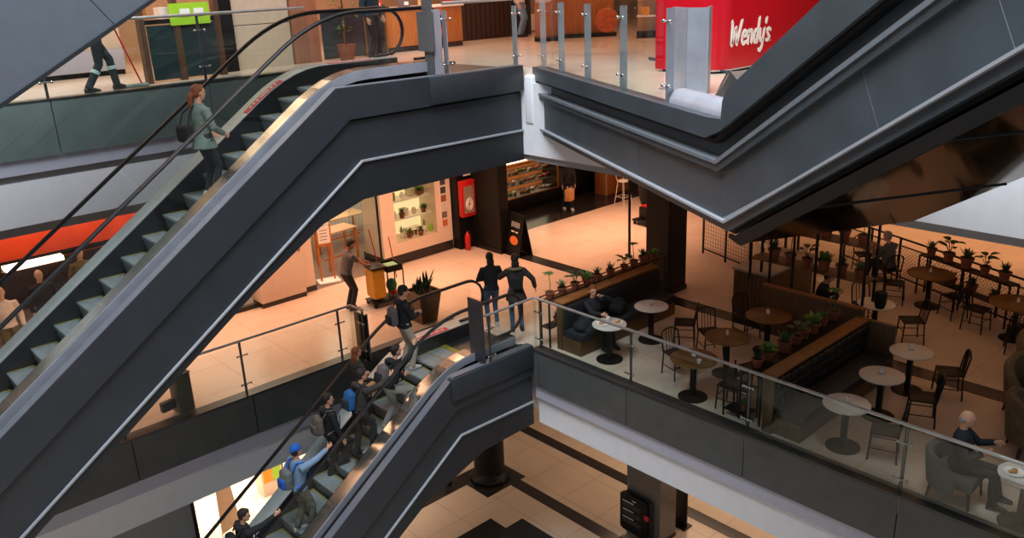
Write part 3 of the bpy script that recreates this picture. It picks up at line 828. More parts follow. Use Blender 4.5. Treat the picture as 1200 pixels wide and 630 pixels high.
for x in (.01, 1.15, 2.29):
    for y in (-.12, .12): MB().box(x-.015, x+.015, y-.015, y+.015, 0, .9).build('post', BLACKM, t)
fu = fd.normalized()
L = []; L2_ = []
for i, k in enumerate((0, 4, 0, 4, 3)):
    p = sa+fu*(.2+.46*i); L.append((p.x, p.y, k))
for i, k in enumerate((1, 0, 3, 0)):
    p = sa+fu*(.3+.52*i); L2_.append((p.x, p.y, k))
pots(L, .926, [ords[i]+' from left, top of fence shelf' for i in range(5)], 'potted plants on the fence shelf', 1.6)
pots(L2_, .441, [ords[i]+' from left, lower fence shelf' for i in range(4)], 'plants under the fence shelf', 1.3)
t = thing('dark_planter', 'dark rounded planter with small plant on the pinkish table', 'planter', (15.42, 6.62, .75))
MB().lathe([(.08, 0), (.11, .1), (.12, .26), (.1, .33), (.09, .33), (.001, .3)], (0, 0, 0), 18).build('body', BLACKF, t)

# armchairs
def armchair(m_shell, m_seat, name='armchair', top=.8):
    t = thing(name, 'x', 'armchair')
    MB().bbox(-.28, .3, -.29, .29, .26, .44, .05, 3).build('seat', m_seat, t)
    mb = MB(); prof = []
    n = 18
    ring = []
    for i in range(n+1):
        a = math.radians(75+210*i/n)     # opening towards +x
        u = abs(i/n-.5)*2; hh = top-(top-.56)*u**2.2
        ring.append((a, hh))
    vs = []
    for a, hh in ring:
        ca, sa_ = math.cos(a), math.sin(a)
        for r, z in ((.30, .24), (.31, hh-.03), (.345, hh), (.40, hh-.01), (.425, hh-.06), (.37, .22)):
            vs.append((ca*r*1.0-.0, sa_*r*1.02, z))
    m = 6; fs = []
    for i in range(n):
        for j in range(m):
            fs.append((i*m+j, i*m+(j+1) % m, (i+1)*m+(j+1) % m, (i+1)*m+j))
    mb.add(vs, fs, True); mb.add([vs[j] for j in range(m)]+[vs[n*m+j] for j in range(m)], [tuple(range(m-1, -1, -1)), tuple(range(m, 2*m))])
    mb.build('backrest', m_shell, t)
    for sx, sy in ((.24, .23), (.24, -.23), (-.24, .22), (-.24, -.22)):
        MB().tube([(sx, sy, .28), (sx*1.15, sy*1.12, 0)], [.028, .017], 8).build('leg', DWOOD, t)
    return t
ac = armchair(GREYU, GREYU, top=.72); ac.location = (11.22, 3.52, 0); ac.rotation_euler = (0, 0, math.radians(-88))
tag(ac, 'grey upholstered armchair with the grey-haired man seated in it', 'armchair')
ac = armchair(TAUPE, OLIVE); ac.location = (14.25, 3.45, 0); ac.rotation_euler = (0, 0, math.radians(-130)); ac.scale = (1.25,)*3
tag(ac, 'taupe textured armchair just right of the dark floor stripe', 'armchair', 'taupe armchairs at the right border')
dup(ac, (15.6, 3.7, 0), math.radians(-150), 'taupe textured armchair behind the others near the wooden table', 'taupe armchairs at the right border')
dup(ac, (13.1, 3.05, 0), math.radians(-60), 'taupe textured armchair behind the seated grey-haired man', 'taupe armchairs at the right border')
t = thing('sofa', 'olive upholstered sofa cut by the right border', 'sofa', (14.3, 2.2, 0), math.radians(-90))
MB().bbox(-.4, .4, -.8, .8, .15, .42, .06, 3).build('seat', OLIVE, t); MB().bbox(-.55, -.35, -.85, .85, .15, .85, .07, 3).build('backrest', OLIVE, t)
for y in (-.85, .85): MB().bbox(-.45, .4, y-.09, y+.09, .15, .6, .06, 3).build('armrest', OLIVE, t)

# square dark column and thin pole on the cafe side, floor grate beside it
def column(label, x0, x1, y0, y1, z0, z1, m, name='column'):
    t = thing(name, label, 'column', ((x0+x1)/2, (y0+y1)/2, z0))
    a, b = (x1-x0)/2, (y1-y0)/2
    MB().bbox(-a, a, -b, b, 0, z1-z0, .01, 1).build('shaft', m, t); MB().box(-a-.02, a+.02, -b-.02, b+.02, 0, .12).build('plinth', BLACKM, t)
    return t
column('square black column between the promenade and the cafe', 14.82, 15.5, 11.25, 11.9, 0, 3.9, BLACKP)
column('black column fin beside the red fire hose cabinet', 14.42, 14.75, 16.55, 17.7, 0, 3.9, BLACKP)
t = thing('pole', 'thin dark pole standing on the bright promenade floor', 'pole', (16.5, 13.8, 0))
MB().lathe([(.035, .02), (.035, 3.9)], (0, 0, 0), 12).build('shaft', BLACKM, t); MB().lathe([(.09, 0), (.09, .02)], (0, 0, 0), 16).build('base', BLACKM, t)

# ================================================================== PEOPLE
SKIN = mat('skin', (214, 158, 128), .55, var=.06, vscale=20)
SKIND = mat('skin_tan', (178, 120, 90), .55, var=.06, vscale=20)
LIPS = mat('lips', (160, 84, 76), .5); EYEM = mat('eye_dark', (30, 22, 20), .3); EYEW = mat('eye_white', (225, 220, 214), .3)
HAIRB = mat('dark_hair', (30, 22, 18), .6, var=.3, vscale=40, bump=.5, bscale=120)
HAIRR = mat('auburn_hair', (132, 70, 34), .55, var=.3, vscale=40, bump=.5, bscale=120)
HAIRG = mat('grey_hair', (150, 140, 138), .7, var=.2, vscale=40, bump=.4, bscale=120)
def cloth(name, rgb, var=.12): return mat(name, rgb, .85, var=var, vscale=9, bump=.6, bscale=16)
C_BLACK = cloth('black_cloth', (26, 27, 31)); C_JEANS = cloth('blue_jeans', (66, 92, 120)); C_LJEANS = cloth('light_jeans', (168, 166, 160))
C_BEIGE = cloth('beige_trousers', (176, 164, 146)); C_SAGE = cloth('sage_green_jacket', (108, 122, 112)); C_DTR = cloth('dark_trousers', (34, 32, 30))
C_GREY = cloth('grey_shirt', (96, 88, 88)); C_DENIM = cloth('denim_jacket', (118, 144, 172)); C_GRAFF = cloth('grey_patterned_trousers', (92, 90, 80), .5)
C_OLIVE = cloth('dark_parka', (48, 44, 38)); C_NAVY = cloth('navy_jacket', (26, 34, 42)); C_GJ = cloth('grey_jacket', (84, 88, 92)); C_WORK = cloth('dark_work_trousers', (34, 40, 44))
C_BLUECAP = cloth('bright_blue_cap', (30, 92, 180)); C_WHITE = cloth('white_shirt', (226, 222, 214)); C_TEAL = cloth('dark_teal_uniform', (26, 48, 58))
C_DRESS = cloth('speckled_dress', (40, 38, 36), .1); SHOEB = mat('black_shoe', (24, 23, 22), .5); SHOEW = mat('white_shoe', (200, 196, 190), .5); REFL = mat('reflective_band', (170, 190, 184), .3)
FURT = cloth('tan_fur_trim', (120, 98, 70), .4)
MANNQ = mat('mannequin_skin', (226, 190, 160), .4, var=.02)

def fuse(mb, name, m, parent, vox, smooth=4):
    me = bpy.data.meshes.new(name); me.from_pydata(mb.v, [], mb.f); me.update()
    bm = bmesh.new(); bm.from_mesh(me); bmesh.ops.remove_doubles(bm, verts=bm.verts, dist=1e-5); bmesh.ops.recalc_face_normals(bm, faces=bm.faces); bm.to_mesh(me); bm.free()
    o = bpy.data.objects.new(name, me); COL.objects.link(o)
    r = o.modifiers.new('r', 'REMESH'); r.mode = 'VOXEL'; r.voxel_size = vox
    s = o.modifiers.new('s', 'SMOOTH'); s.factor = .5; s.iterations = smooth
    dg = bpy.context.evaluated_depsgraph_get()
    me2 = bpy.data.meshes.new_from_object(o.evaluated_get(dg)); me2.name = name
    o.modifiers.clear(); o.data = me2; bpy.data.meshes.remove(me)
    me2.materials.clear(); me2.materials.append(m)
    for p in me2.polygons: p.use_smooth = True
    if parent is not None: o.parent = parent
    return o
def ik(a, b, l1, l2, pole):
    d = b-a; L = d.length
    if L > (l1+l2)*.995: b = a+d.normalized()*(l1+l2)*.995; d = b-a; L = d.length
    x = (l1*l1-l2*l2+L*L)/(2*L); h = math.sqrt(max(l1*l1-x*x, 0)); u = d.normalized()
    p = Vector(pole); p = p-u*p.dot(u); p = p.normalized() if p.length > 1e-4 else u.orthogonal().normalized()
    return a+u*x+p*h, b

def person(label, loc, rz, H=1.72, hip=(0, 0, .93), lean=0.0, side=0.0, turn=0.0, feet=((0, .1), (0, -.1)), hands=(None, None), look=(0, 0),
           top=C_BLACK, legs=C_JEANS, shoes=SHOEB, hair=('short', HAIRB), skin=SKIN, hood=False, hem=.0, fist=(False, False), name='person', cat='person', elbow=((-.6, .5, -.7), (-.6, -.5, -.7)), knee=(1, 0, .2), female=False, face=True, sleeves=True):
    t = thing(name, label, cat, loc, rz); S = H/1.75; t.scale = (S, S, S)
    hipv = Vector(hip); up = Vector((math.sin(lean)*math.cos(side), -math.sin(side), math.cos(lean)*math.cos(side))).normalized()
    fw = Vector((math.cos(turn), math.sin(turn), 0)); fw = (fw-up*fw.dot(up)).normalized(); lt = up.cross(fw)
    def B(f, l, u): return hipv+fw*f+lt*l+up*u
    sw = .175 if female else .195
    neck = B(.0, 0, .54); hy, hp = look
    hd = Matrix.Rotation(hy, 3, 'Z') @ Matrix.Rotation(hp, 3, 'Y')
    bf = Vector((fw.x, fw.y, 0)).normalized(); base = Matrix((bf, Vector((0, 0, 1)).cross(bf), Vector((0, 0, 1)))).transposed()
    HR = base @ hd
    hc = neck+up*.075+HR @ Vector((.025, 0, .085))
    # body
    mb = MB()
    mb.ball(hc+HR @ Vector((-.008, 0, .015)), (.096, .076, .105), 16, 12, HR).ball(hc+HR @ Vector((.03, 0, -.05)), (.062, .056, .068), 12, 8, HR)
    mb.ball(hc+HR @ Vector((.095, 0, -.018)), (.018, .012, .022), 8, 6, HR).ball(hc+HR @ Vector((.062, 0, -.098)), (.022, .024, .02), 8, 6, HR)
    for sy in (-1, 1): mb.ball(hc+HR @ Vector((-.005, sy*.076, -.01)), (.016, .01, .03), 8, 6, HR)
    mb.ball(hc+HR @ Vector((.078, 0, .025)), (.016, .05, .012), 8, 6, HR)
    mb.tube([neck-up*.08, neck+up*.02, hc-HR @ Vector((.02, 0, .06))], [.062, .052, .05], 12)
    mb.tube([B(0, 0, -.06), B(0, 0, .1), B(.01, 0, .34), B(0, 0, .46), neck-up*.03], [(.13, .09), (.11, .08), (.14, .095), (.14, .075), (.06, .055)], 14, side=lt)
    shl = [B(0, sw, .44), B(0, -sw, .44)]
    arms = []
    for i in (0, 1):
        sg = 1 if i == 0 else -1
        tgt = hands[i]
        wr = B(.05, sg*(sw+.07), -.06) if tgt is None else Vector(tgt)
        el, wr = ik(shl[i], wr, .275, .25, (base @ Vector(elbow[i])))
        arms.append((shl[i], el, wr))
        mb.tube([B(0, sg*.1, .44), shl[i], shl[i].lerp(el, .5), el, el.lerp(wr, .35), wr], [.05, .048, .042, .036, .036, .025], 10)
        # hand
        d = (wr-el).normalized(); pn = lt*sg if abs(d.dot(lt)) < .8 else up
        s_ = (pn-d*pn.dot(d)).normalized(); q = d.cross(s_)           # q: across the palm
        pc = wr+d*.055
        mb.tube([wr-d*.01, wr+d*.03, wr+d*.085], [(.022, .019), (.034, .014), (.038, .012)], 10, side=q)
        curl = 1.0 if fist[i] else .35
        for j, (off, ln) in enumerate(((-.030, .068), (-.010, .078), (.011, .072), (.030, .056))):
            p = wr+d*.08+q*off; pts = [p]; a = 0
            for kx in range(3):
                a += curl*(.75 if kx else .45); dr = d*math.cos(a)-s_*math.sin(a); p = p+dr*ln*(.42, .33, .25)[kx]; pts.append(p)
            mb.tube(pts, [.0095, .009, .008, .0065], 6)
        p = wr+d*.02-q*.024; mb.tube([p, p-q*.022+d*.025-s_*.008, p-q*.026+d*.055-s_*.02*(1+curl), p-q*.014+d*.075-s_*.03*(1+curl)], [.012, .011, .0095, .007], 6)
    hips = [B(0, .09, -.02), B(0, -.09, -.02)]; lg = []
    for i in (0, 1):
        f = feet[i]; an = Vector((f[0], f[1], (f[2] if len(f) > 2 else 0)+.085))
        kn, an = ik(hips[i], an, .435, .43, (base @ Vector(knee)) if not isinstance(knee[0], tuple) else base @ Vector(knee[i]))
        lg.append((hips[i], kn, an))
        mb.tube([hips[i], hips[i].lerp(kn, .5), kn, kn.lerp(an, .3), an, an-Vector((0, 0, .05))], [.075, .062, .048, .048, .032, .03], 10)
    body = fuse(mb, 'body', skin, t, .0095, 2)
    if face:
        e = MB()
        for sy in (-1, 1):
            MB().ball(hc+HR @ Vector((.079, sy*.031, .004)), (.008, .013, .007), 8, 6, HR).build('eye', EYEM, body)
        MB().ball(hc+HR @ Vector((.082, 0, -.058)), (.008, .022, .006), 8, 6, HR).build('mouth', LIPS, body)
    # trousers
    if legs is not None:
        mb = MB()
        mb.tube([B(0, 0, .1), B(0, 0, .02), B(-.005, 0, -.08)], [(.15 if female else .155, .115), (.17, .125), (.155, .115)], 14, side=lt)
        for i in (0, 1):
            h, kn, an = lg[i]
            mb.tube([h, h.lerp(kn, .4), kn, kn.lerp(an, .5), an+(kn-an).normalized()*.0, an-(kn-an).normalized()*.02], [.098, .09, .07, .066, .062, .062] if not female else [.095, .085, .062, .055, .048, .048], 12)
        fuse(mb, 'trousers', legs, t, .014, 3)
    for i in (0, 1):
        h, kn, an = lg[i]; f = feet[i]
        fd_ = Vector((math.cos(f[3]), math.sin(f[3]), 0)) if len(f) > 3 else bf
        fl = fd_ ; z0 = an.z-.085; A = Vector((an.x, an.y, z0))
        mb = MB()
        mb.tube([A-fl*.075+Vector((0, 0, .05)), A-fl*.05+Vector((0, 0, .05)), A+fl*.04+Vector((0, 0, .055)), A+fl*.12+Vector((0, 0, .036)), A+fl*.19+Vector((0, 0, .028))],
                [(.03, .03), (.042, .048), (.046, .052), (.05, .036), (.03, .02)], 12, side=fl.cross(Vector((0, 0, 1))))
        mb.tube([A+Vector((0, 0, .04)), A+Vector((0, 0, .12))], .047, 10)
        mb.tube([A-fl*.075+Vector((0, 0, .012)), A+fl*.06+Vector((0, 0, .012)), A+fl*.18+Vector((0, 0, .012))], [(.036, .012), (.045, .012), (.036, .012)], 10, side=fl.cross(Vector((0, 0, 1))))
        fuse(mb, 'shoe', shoes, t, .01, 2)
    # top
    if top is not None:
        mb = MB()
        mb.tube([B(0, 0, -.02-hem), B(.0, 0, .08), B(.015, 0, .32), B(0, 0, .44), B(0, 0, .50), neck+up*.0], [(.185+hem*.3, .152+hem*.35), (.155 if not female else .145, .125), (.185, .145), (.175, .115), (.12, .09), (.07, .068)], 16, side=lt)
        for i in (0, 1):
            sh, el, wr = arms[i]; sg = 1 if i == 0 else -1
            if sleeves: mb.tube([B(0, sg*.1, .43), sh, sh.lerp(el, .5), el, el.lerp(wr, .5), wr-(wr-el).normalized()*.005], [.07, .075, .066, .058, .052, .044], 12)
            else: mb.tube([B(0, sg*.1, .43), sh, sh.lerp(el, .75)], [.068, .072, .062], 12)
        if hood: mb.ball(B(-.09, 0, .50), (.075, .12, .07), 12, 8, Matrix((fw, lt, up)).transposed()); mb.tube([B(-.06, .1, .5), B(.05, .07, .47)], .035, 8).tube([B(-.06, -.1, .5), B(.05, -.07, .47)], .035, 8)
        fuse(mb, 'jacket' if sleeves else 'shirt', top, t, .014, 3)
    # hair
    kind, hm = hair[0], hair[1]; mb = MB()
    def hb(c, r): mb.ball(hc+HR @ Vector(c), r, 14, 10, HR)
    if kind in ('short', 'tail', 'long', 'cap', 'beanie', 'bun'):
        hb((-.026, 0, .032), (.096, .086, .098)); hb((-.05, 0, -.02), (.06, .076, .07))
        if kind in ('short', 'long', 'tail', 'bun'): hb((.03, 0, .088), (.05, .06, .028))
        if kind == 'long': hb((-.07, 0, -.1), (.05, .085, .13)); hb((-.075, 0, -.22), (.04, .075, .09))
        if kind == 'tail':
            mb.tube([hc+HR @ Vector(p) for p in ((-.1, 0, .01), (-.135, .0, -.06), (-.14, .0, -.16), (-.12, 0, -.26))], [.03, .04, .036, .012], 10)
        if kind == 'bun': hb((-.12, 0, .05), (.045, .045, .045))
        fuse(mb, 'hair', hm if not isinstance(hm, tuple) else hm[0], body, .011, 2)
    elif kind == 'balding':
        hb((-.045, 0, -.01), (.072, .086, .05)); fuse(mb, 'hair', hm, body, .011, 2)
    if kind in ('cap', 'beanie'):
        mb = MB(); hb((-.015, 0, .052), (.104, .09, .085))
        if kind == 'cap': hb((hair[2]*.095, 0, .03), (.045, .055, .014))
        fuse(mb, 'cap' if kind == 'cap' else 'beanie', hm[1], t, .011, 2)
    t['_arms'] = 0
    del t['_arms']
    return t, dict(B=B, arms=arms, legs=lg, hc=hc, HR=HR, S=S, fw=fw, lt=lt, up=up, t=t)

def world(P, v):
    t = P['t']; c, s = math.cos(t.rotation_euler.z), math.sin(t.rotation_euler.z); v = Vector(v)*P['S']
    return Vector((t.location.x+v.x*c-v.y*s, t.location.y+v.x*s+v.y*c, t.location.z+v.z))
def backpack(label, P, m, m2, tall=.44, name='backpack'):
    "worn on the back: its own thing, hanging from the shoulders"
    B = P['B']; o = world(P, B(-.23, 0, .06)); S = P['S']
    t = thing(name, label, 'bag', o, P['t'].rotation_euler.z); t.scale = (S,)*3
    org = B(-.23, 0, .06)
    R = Matrix((P['fw'], P['lt'], P['up'])).transposed()
    mb = MB(); mb.ball((0, 0, .18), (.10, .145, tall*.5), 14, 10); mb.bbox(-.07, .08, -.13, .13, .0, tall*.8, .05, 3)
    mb.xf(R.to_4x4()); fuse(mb, 'main_bag', m, t, .014, 4)
    mb = MB().bbox(-.125, -.05, -.10, .10, .03, .22, .03, 3).xf(R.to_4x4()); mb.build('front_pocket', m2, t)
    for sg in (-1, 1):
        pts = [Vector(B(-.15, sg*.09, .40))-org, Vector(B(-.07, sg*.11, .525))-org, Vector(B(.06, sg*.12, .50))-org, Vector(B(.165, sg*.12, .36))-org, Vector(B(.13, sg*.16, .16))-org, Vector(B(-.12, sg*.14, .06))-org]
        MB().tube(pts, [(.024, .008)]*6, 8, side=P['lt']).build('shoulder_strap', m2, t)
    return t
D = math.radians
def step1(x): return min(.13-(8.62-x)*.7-.09, 0)
def stepz(x, esc_):
    sk, zk, zf = ((8.62, .13, 0) if esc_ == 1 else (6.77, 5.62, H2))
    d = .36; k = math.floor((sk+.55-x)/d)+0; 
    s = sk+.55-math.ceil((sk+.55-x)/d)*d
    a = zk-.09+(s-sk)*.7; h = max(.25-abs(a-zf), 0)/.25
    return min(a, zf)-h*h*.25/4+.004

def esc_feet(x, y, esc_, S, xs=(.0, .0), ys=(.1, -.1)):
    "both feet on the treads below them, in the person's frame (facing +x)"
    z0 = stepz(x, esc_); out = []
    for dx, dy in zip(xs, ys):
        out.append((dx, dy, (stepz(x+(dx+.03)*S, esc_)-z0)/S))
    return z0, tuple(out)
# woman on the upper escalator
z0, ft = esc_feet(5.0, 12.28, 2, .96, (-.02, .0))
_, P = person('woman in sage green jacket with ponytail standing on the upper escalator', (5.0, 12.28, z0), D(8), 1.68, feet=ft, top=C_SAGE, legs=C_DTR, shoes=SHOEW, hair=('tail', HAIRR), female=True,
       hands=((.22, .12, .98), (.26, -.16, .98)), hem=.12, look=(-.15, .1))
t = thing('shoulder_bag', 'black shoulder bag hanging at the back of the woman in green', 'bag', world(P, (-.24, .1, .9)), D(8))
mb = MB().bbox(-.07, .07, -.15, .15, 0, .26, .05, 3); fuse(mb, 'bag_body', BLACKF, t, .014, 4)
MB().tube([(0, -.12, .22), (.06, -.1, .40), (.14, -.1, .53), (.18, -.02, .50)], [(.018, .006)]*4, 6, side=(0, 1, 0)).tube([(0, .12, .22), (.05, .06, .42), (.14, -.06, .53)], [(.018, .006)]*3, 6, side=(0, 1, 0)).build('strap', BLACKF, t)
# youths on the lower escalator
z0, ft = esc_feet(8.55, 12.78, 1, .98, (-.05, .05))
_, P = person('young person in black beanie and dark jacket at the top of the lower escalator', (8.55, 12.78, z0), D(-10), 1.74, feet=ft, top=C_BLACK, legs=C_BEIGE, hair=('beanie', (HAIRB, C_BLACK)), hood=True, hands=((.3, .12, 1.1), (.3, -.05, 1.12)), look=(-.2, .15), shoes=SHOEW)
backpack('grey backpack of the person in the black beanie', P, C_GREY, C_BLACK)
def hand_to(P_loc, rz, S, w):
    v = Vector(w)-Vector(P_loc); c, s = math.cos(-rz), math.sin(-rz)
    return Vector((v.x*c-v.y*s, v.x*s+v.y*c, v.z))/S
x, y = 7.72, 12.16; z0, ft = esc_feet(x, y, 1, .98, (-.12, .2), (.12, -.1))
_, P = person('young man leaning on the handrail, black hooded jacket, pale jeans, below the beanie wearer', (x, y, z0), 0, 1.72, hip=(-.02, 0, .88), lean=.3, feet=ft, top=C_BLACK, legs=C_LJEANS, hair=('short', HAIRB), hood=True,
       hands=((.34, .1, 1.0), hand_to((x, y, z0), 0, .98, (8.1, 11.86, .83))), fist=(False, True), look=(-.3, .0), shoes=SHOEW)
backpack('grey and black backpack on the man leaning on the handrail', P, C_GREY, C_BLACK)
x, y = 7.02, 12.2; z0, ft = esc_feet(x, y, 1, .97, (-.1, .15), (.1, -.1))
_, P = person('young man in dark jacket reaching for the handrail, third from the escalator top', (x, y, z0), D(0), 1.70, hip=(0, 0, .9), lean=.18, feet=ft, top=C_OLIVE, legs=C_BLACK, hair=('short', HAIRB),
       hands=((.3, .22, 1.05), hand_to((x, y, z0), 0, .97, (7.52, 11.86, .42))), fist=(True, True), look=(-.25, .1), hood=True)
backpack('bright blue backpack on the man reaching for the handrail', P, cloth('blue_backpack', (24, 84, 140)), C_NAVY)
t = thing('cardboard_box', 'tan cardboard box with black strap held in front of the third rider', 'box', world(P, (.36, .22, 1.04)), D(20))
MB().bbox(-.13, .13, -.16, .16, 0, .2, .008).build('carton', mat('cardboard', (176, 132, 86), .8), t); MB().box(-.134, .134, -.02, .02, -.002, .204).build('strap', BLACKF, t)
x, y = 6.62, 12.62; z0, ft = esc_feet(x, y, 1, .98, (-.04, .08))
_, P = person('young man all in black with dark hair, far side of the lower escalator', (x, y, z0), D(-5), 1.72, feet=ft, top=C_BLACK, legs=C_DTR, hair=('short', HAIRB), hands=((.05, .28, .85), (.12, -.26, .86)), look=(-.35, .05), hood=True)
backpack('grey and tan striped backpack on the man all in black', P, cloth('tan_grey_backpack', (104, 92, 82)), C_GREY)
x, y = 8.0, 12.72; z0, ft = esc_feet(x, y, 1, .93, (-.04, .04))
person('girl with long brown hair half hidden behind the man leaning on the handrail', (x-.62, y, stepz(x-.62, 1)), 0, 1.6, feet=esc_feet(x-.62, y, 1, .93, (-.04, .04))[1], top=C_OLIVE, legs=C_BLACK, hair=('long', HAIRR), female=True, hands=((.22, .15, 1.05), (.2, -.2, 1.0)))
x, y = 5.66, 12.2; z0, ft = esc_feet(x, y, 1, .99, (-.08, .1))
_, P = person('young man in bright blue cap worn backwards and light denim jacket', (x, y, z0), D(2), 1.74, feet=ft, lean=.05, top=C_DENIM, legs=C_GRAFF, hair=('cap', (HAIRB, C_BLUECAP), -1), shoes=SHOEW,
       hands=((.1, .3, .95), hand_to((x, y, z0), D(2), .99, (6.2, 11.87, -.46))), fist=(False, True), look=(.1, .0), elbow=((-.6, .5, -.7), (-.2, -.6, -.8)))
backpack('grey backpack with blue pocket on the man in the denim jacket', P, cloth('grey_backpack', (100, 104, 104)), C_BLUECAP)
x, y = 4.55, 12.25; z0, ft = esc_feet(x, y, 1, .98, (-.05, .08))
_, P = person('dark-haired rider in black at the bottom of the picture, hand reaching forward', (x, y, z0), D(0), 1.72, feet=ft, lean=.1, top=C_BLACK, legs=C_DTR, hair=('short', HAIRB), hood=True, hands=((.25, .2, .95), hand_to((x, y, z0), 0, .98, (5.05, 11.87, -1.27))), fist=(False, True), look=(-.5, .15))
backpack('black backpack on the lowest rider of the escalator', P, BLACKF, C_BLACK)

# on the cafe floor
person('woman in black top and blue jeans standing with her back turned', (10.92, 12.92, 0), D(62), 1.68, top=C_BLACK, legs=C_JEANS, hair=('long', HAIRB), hands=((.2, .05, 1.1), (.22, -.06, 1.12)), shoes=SHOEW, female=True, elbow=((-.2, .9, -.5), (-.2, -.9, -.5)), look=(0, .2))
_, P = person('person in dark fur-trimmed parka and jeans beside the woman in black', (11.12, 12.36, 0), D(55), 1.72, top=C_OLIVE, legs=C_JEANS, hair=('long', HAIRB), hem=.18, hands=((.26, .12, 1.28), (.05, -.42, .95)), female=True, elbow=((-.2, .9, -.5), (-.5, -.8, -.3)))
mb = MB()
pts = [P['B'](math.cos(a)*.11-.02, math.sin(a)*.13, .5-.02*math.cos(a)) for a in [2*PI*i/14 for i in range(15)]]
mb.tube(pts, .038, 8); fuse(mb, 'fur_trim', FURT, P['t'], .014, 2)
t = thing('sling_bag', 'small black bag on the back of the parka', 'bag', world(P, P['B'](-.19, -.02, .2)), D(55))
fuse(MB().bbox(-.04, .04, -.11, .11, -.12, .16, .04, 3), 'bag_body', BLACKF, t, .012, 3); MB().tube([(.02, -.08, .12), (.06, .0, .22), (.1, .1, .3)], .008, 6).build('strap', BLACKF, t)
_, P = person('cleaner in grey T-shirt sorting things on the cart', (9.38, 16.15, 0), D(-8), 1.72, lean=.22, hip=(-.03, 0, .92), top=C_GREY, legs=C_DTR, hair=('short', HAIRB), skin=SKIND, sleeves=False, hands=((.5, .1, 1.06), (.48, -.12, 1.02)), look=(0, .5))
# cleaning cart
t = thing('cleaning_cart', 'black cleaning cart with yellow bag and mop handles', 'cart', (10.08, 15.92, 0), D(-8))
MB().bbox(-.28, .1, -.24, .24, .93, .97, .01).build('top_tray', BLACKM, t)
MB().box(.1, .5, -.24, .24, .80, .82).box(.1, .12, -.24, .24, .82, .95).box(.48, .5, -.24, .24, .82, .95).box(.1, .5, -.24, -.22, .82, .95).box(.1, .5, .22, .24, .82, .95).build('bin_tray', BLACKM, t)
MB().bbox(-.3, .52, -.25, .25, .1, .14, .01).build('base_shelf', BLACKM, t)
for x_ in (.1, .5):
    for y_ in (-.23, .23): MB().box(x_-.012, x_+.012, y_-.012, y_+.012, .14, .82).build('upright', BLACKM, t)
for x_ in (-.24, .46):
    for y_ in (-.2, .2): MB().tube([(x_, y_-.012, .05), (x_, y_+.012, .05)], .05, 14).build('wheel', RUBBER, t)
mb = MB().bbox(-.27, .06, -.22, .22, .2, .92, .06, 3); fuse(mb, 'waste_bag', YPLAST, t, .02, 3)
fuse(MB().ball((.28, -.02, .42), (.13, .14, .16)), 'green_bag', GPLAST, t, .015, 1)
fuse(MB().ball((.32, .02, .24), (.1, .12, .08)), 'red_cloth', REDC, t, .015, 1)
MB().bbox(.15, .45, -.16, .14, .84, .93, .03, 2).build('folded_cloths', cloth('green_cloths', (120, 160, 120)), t)
MB().tube([(.05, .12, .95), (-.02, .3, 1.75)], .012, 8).build('mop_handle', REDP, t); MB().tube([(.5, .12, .5), (.42, .2, 1.5)], .012, 8).build('broom_handle', REDP, t)
# planter with snake plant
t = thing('snake_plant', 'large snake plant in tapered square bronze pot by the escalator', 'plant', (10.15, 14.35, 0), D(0))
mb = MB(); 
a, b = .2, .30
mb.add([(-a, -a, 0), (a, -a, 0), (a, a, 0), (-a, a, 0), (-b, -b, .72), (b, -b, .72), (b, b, .72), (-b, b, .72), (-b+.04, -b+.04, .72), (b-.04, -b+.04, .72), (b-.04, b-.04, .72), (-b+.04, b-.04, .72), (-b+.06, -b+.06, .64), (b-.06, -b+.06, .64), (b-.06, b-.06, .64), (-b+.06, b-.06, .64)],
       [(3, 2, 1, 0), (0, 1, 5, 4), (1, 2, 6, 5), (2, 3, 7, 6), (3, 0, 4, 7), (4, 5, 9, 8), (5, 6, 10, 9), (6, 7, 11, 10), (7, 4, 8, 11), (8, 9, 13, 12), (9, 10, 14, 13), (10, 11, 15, 14), (11, 8, 12, 15)])
mb.build('pot', mat('bronze_pot', (96, 78, 50), .4, .3, var=.15), t); MB().box(-.24, .24, -.24, .24, .6, .65).build('soil', SOIL, t)
r = random.Random(5)
for i in range(15):
    a = r.uniform(0, 6.28); L = r.uniform(.35, .62); e = r.uniform(.95, 1.5); b0 = Vector((r.uniform(-.13, .13), r.uniform(-.13, .13), .64))
    MB().leaf(b0, b0+Vector((L*math.cos(a)*math.cos(e), L*math.sin(a)*math.cos(e), L*math.sin(e))), .035, .08, 6).build('leaf', LEAFD, t)

# seated people in the cafe
SIT = (0, 0, .50)
def feet_sit(z=.0, x=.45, spread=.12): return ((x, spread), (x-.05, -spread))
_, P = person('woman in black seated on the wooden bench, hand raised to her face', (11.72, 10.72, 0), D(-100), 1.68, hip=SIT, lean=-.05, feet=((.42, .2), (.45, -.08)), top=C_BLACK, legs=C_BLACK, hair=('short', HAIRR), hands=((.17, .1, 1.10), (.46, -.15, .84)), look=(-.3, .1), female=True, fist=(True, False))
person('person in black sitting beyond the partition, looking down', (15.35, 7.85, 0), D(-60), 1.7, hip=SIT, lean=.2, feet=((.42, .12), (.4, -.12)), top=C_BLACK, legs=C_DTR, hair=('short', HAIRB), hands=((.38, .1, .82), (.38, -.1, .82)), look=(0, .5))
t = thing('dining_stool', 'dark stool under the person in black beyond the partition', 'stool', (15.35, 7.85, 0))
MB().lathe([(.17, .38), (.18, .40), (.18, .43), (.001, .43)], (0, 0, 0), 20).build('seat', BLACKM, t)
for i in range(4): MB().tube([(.13*math.cos(i*PI/2+.8), .13*math.sin(i*PI/2+.8), .39), (.17*math.cos(i*PI/2+.8), .17*math.sin(i*PI/2+.8), 0)], .012, 6).build('leg', BLACKM, t)
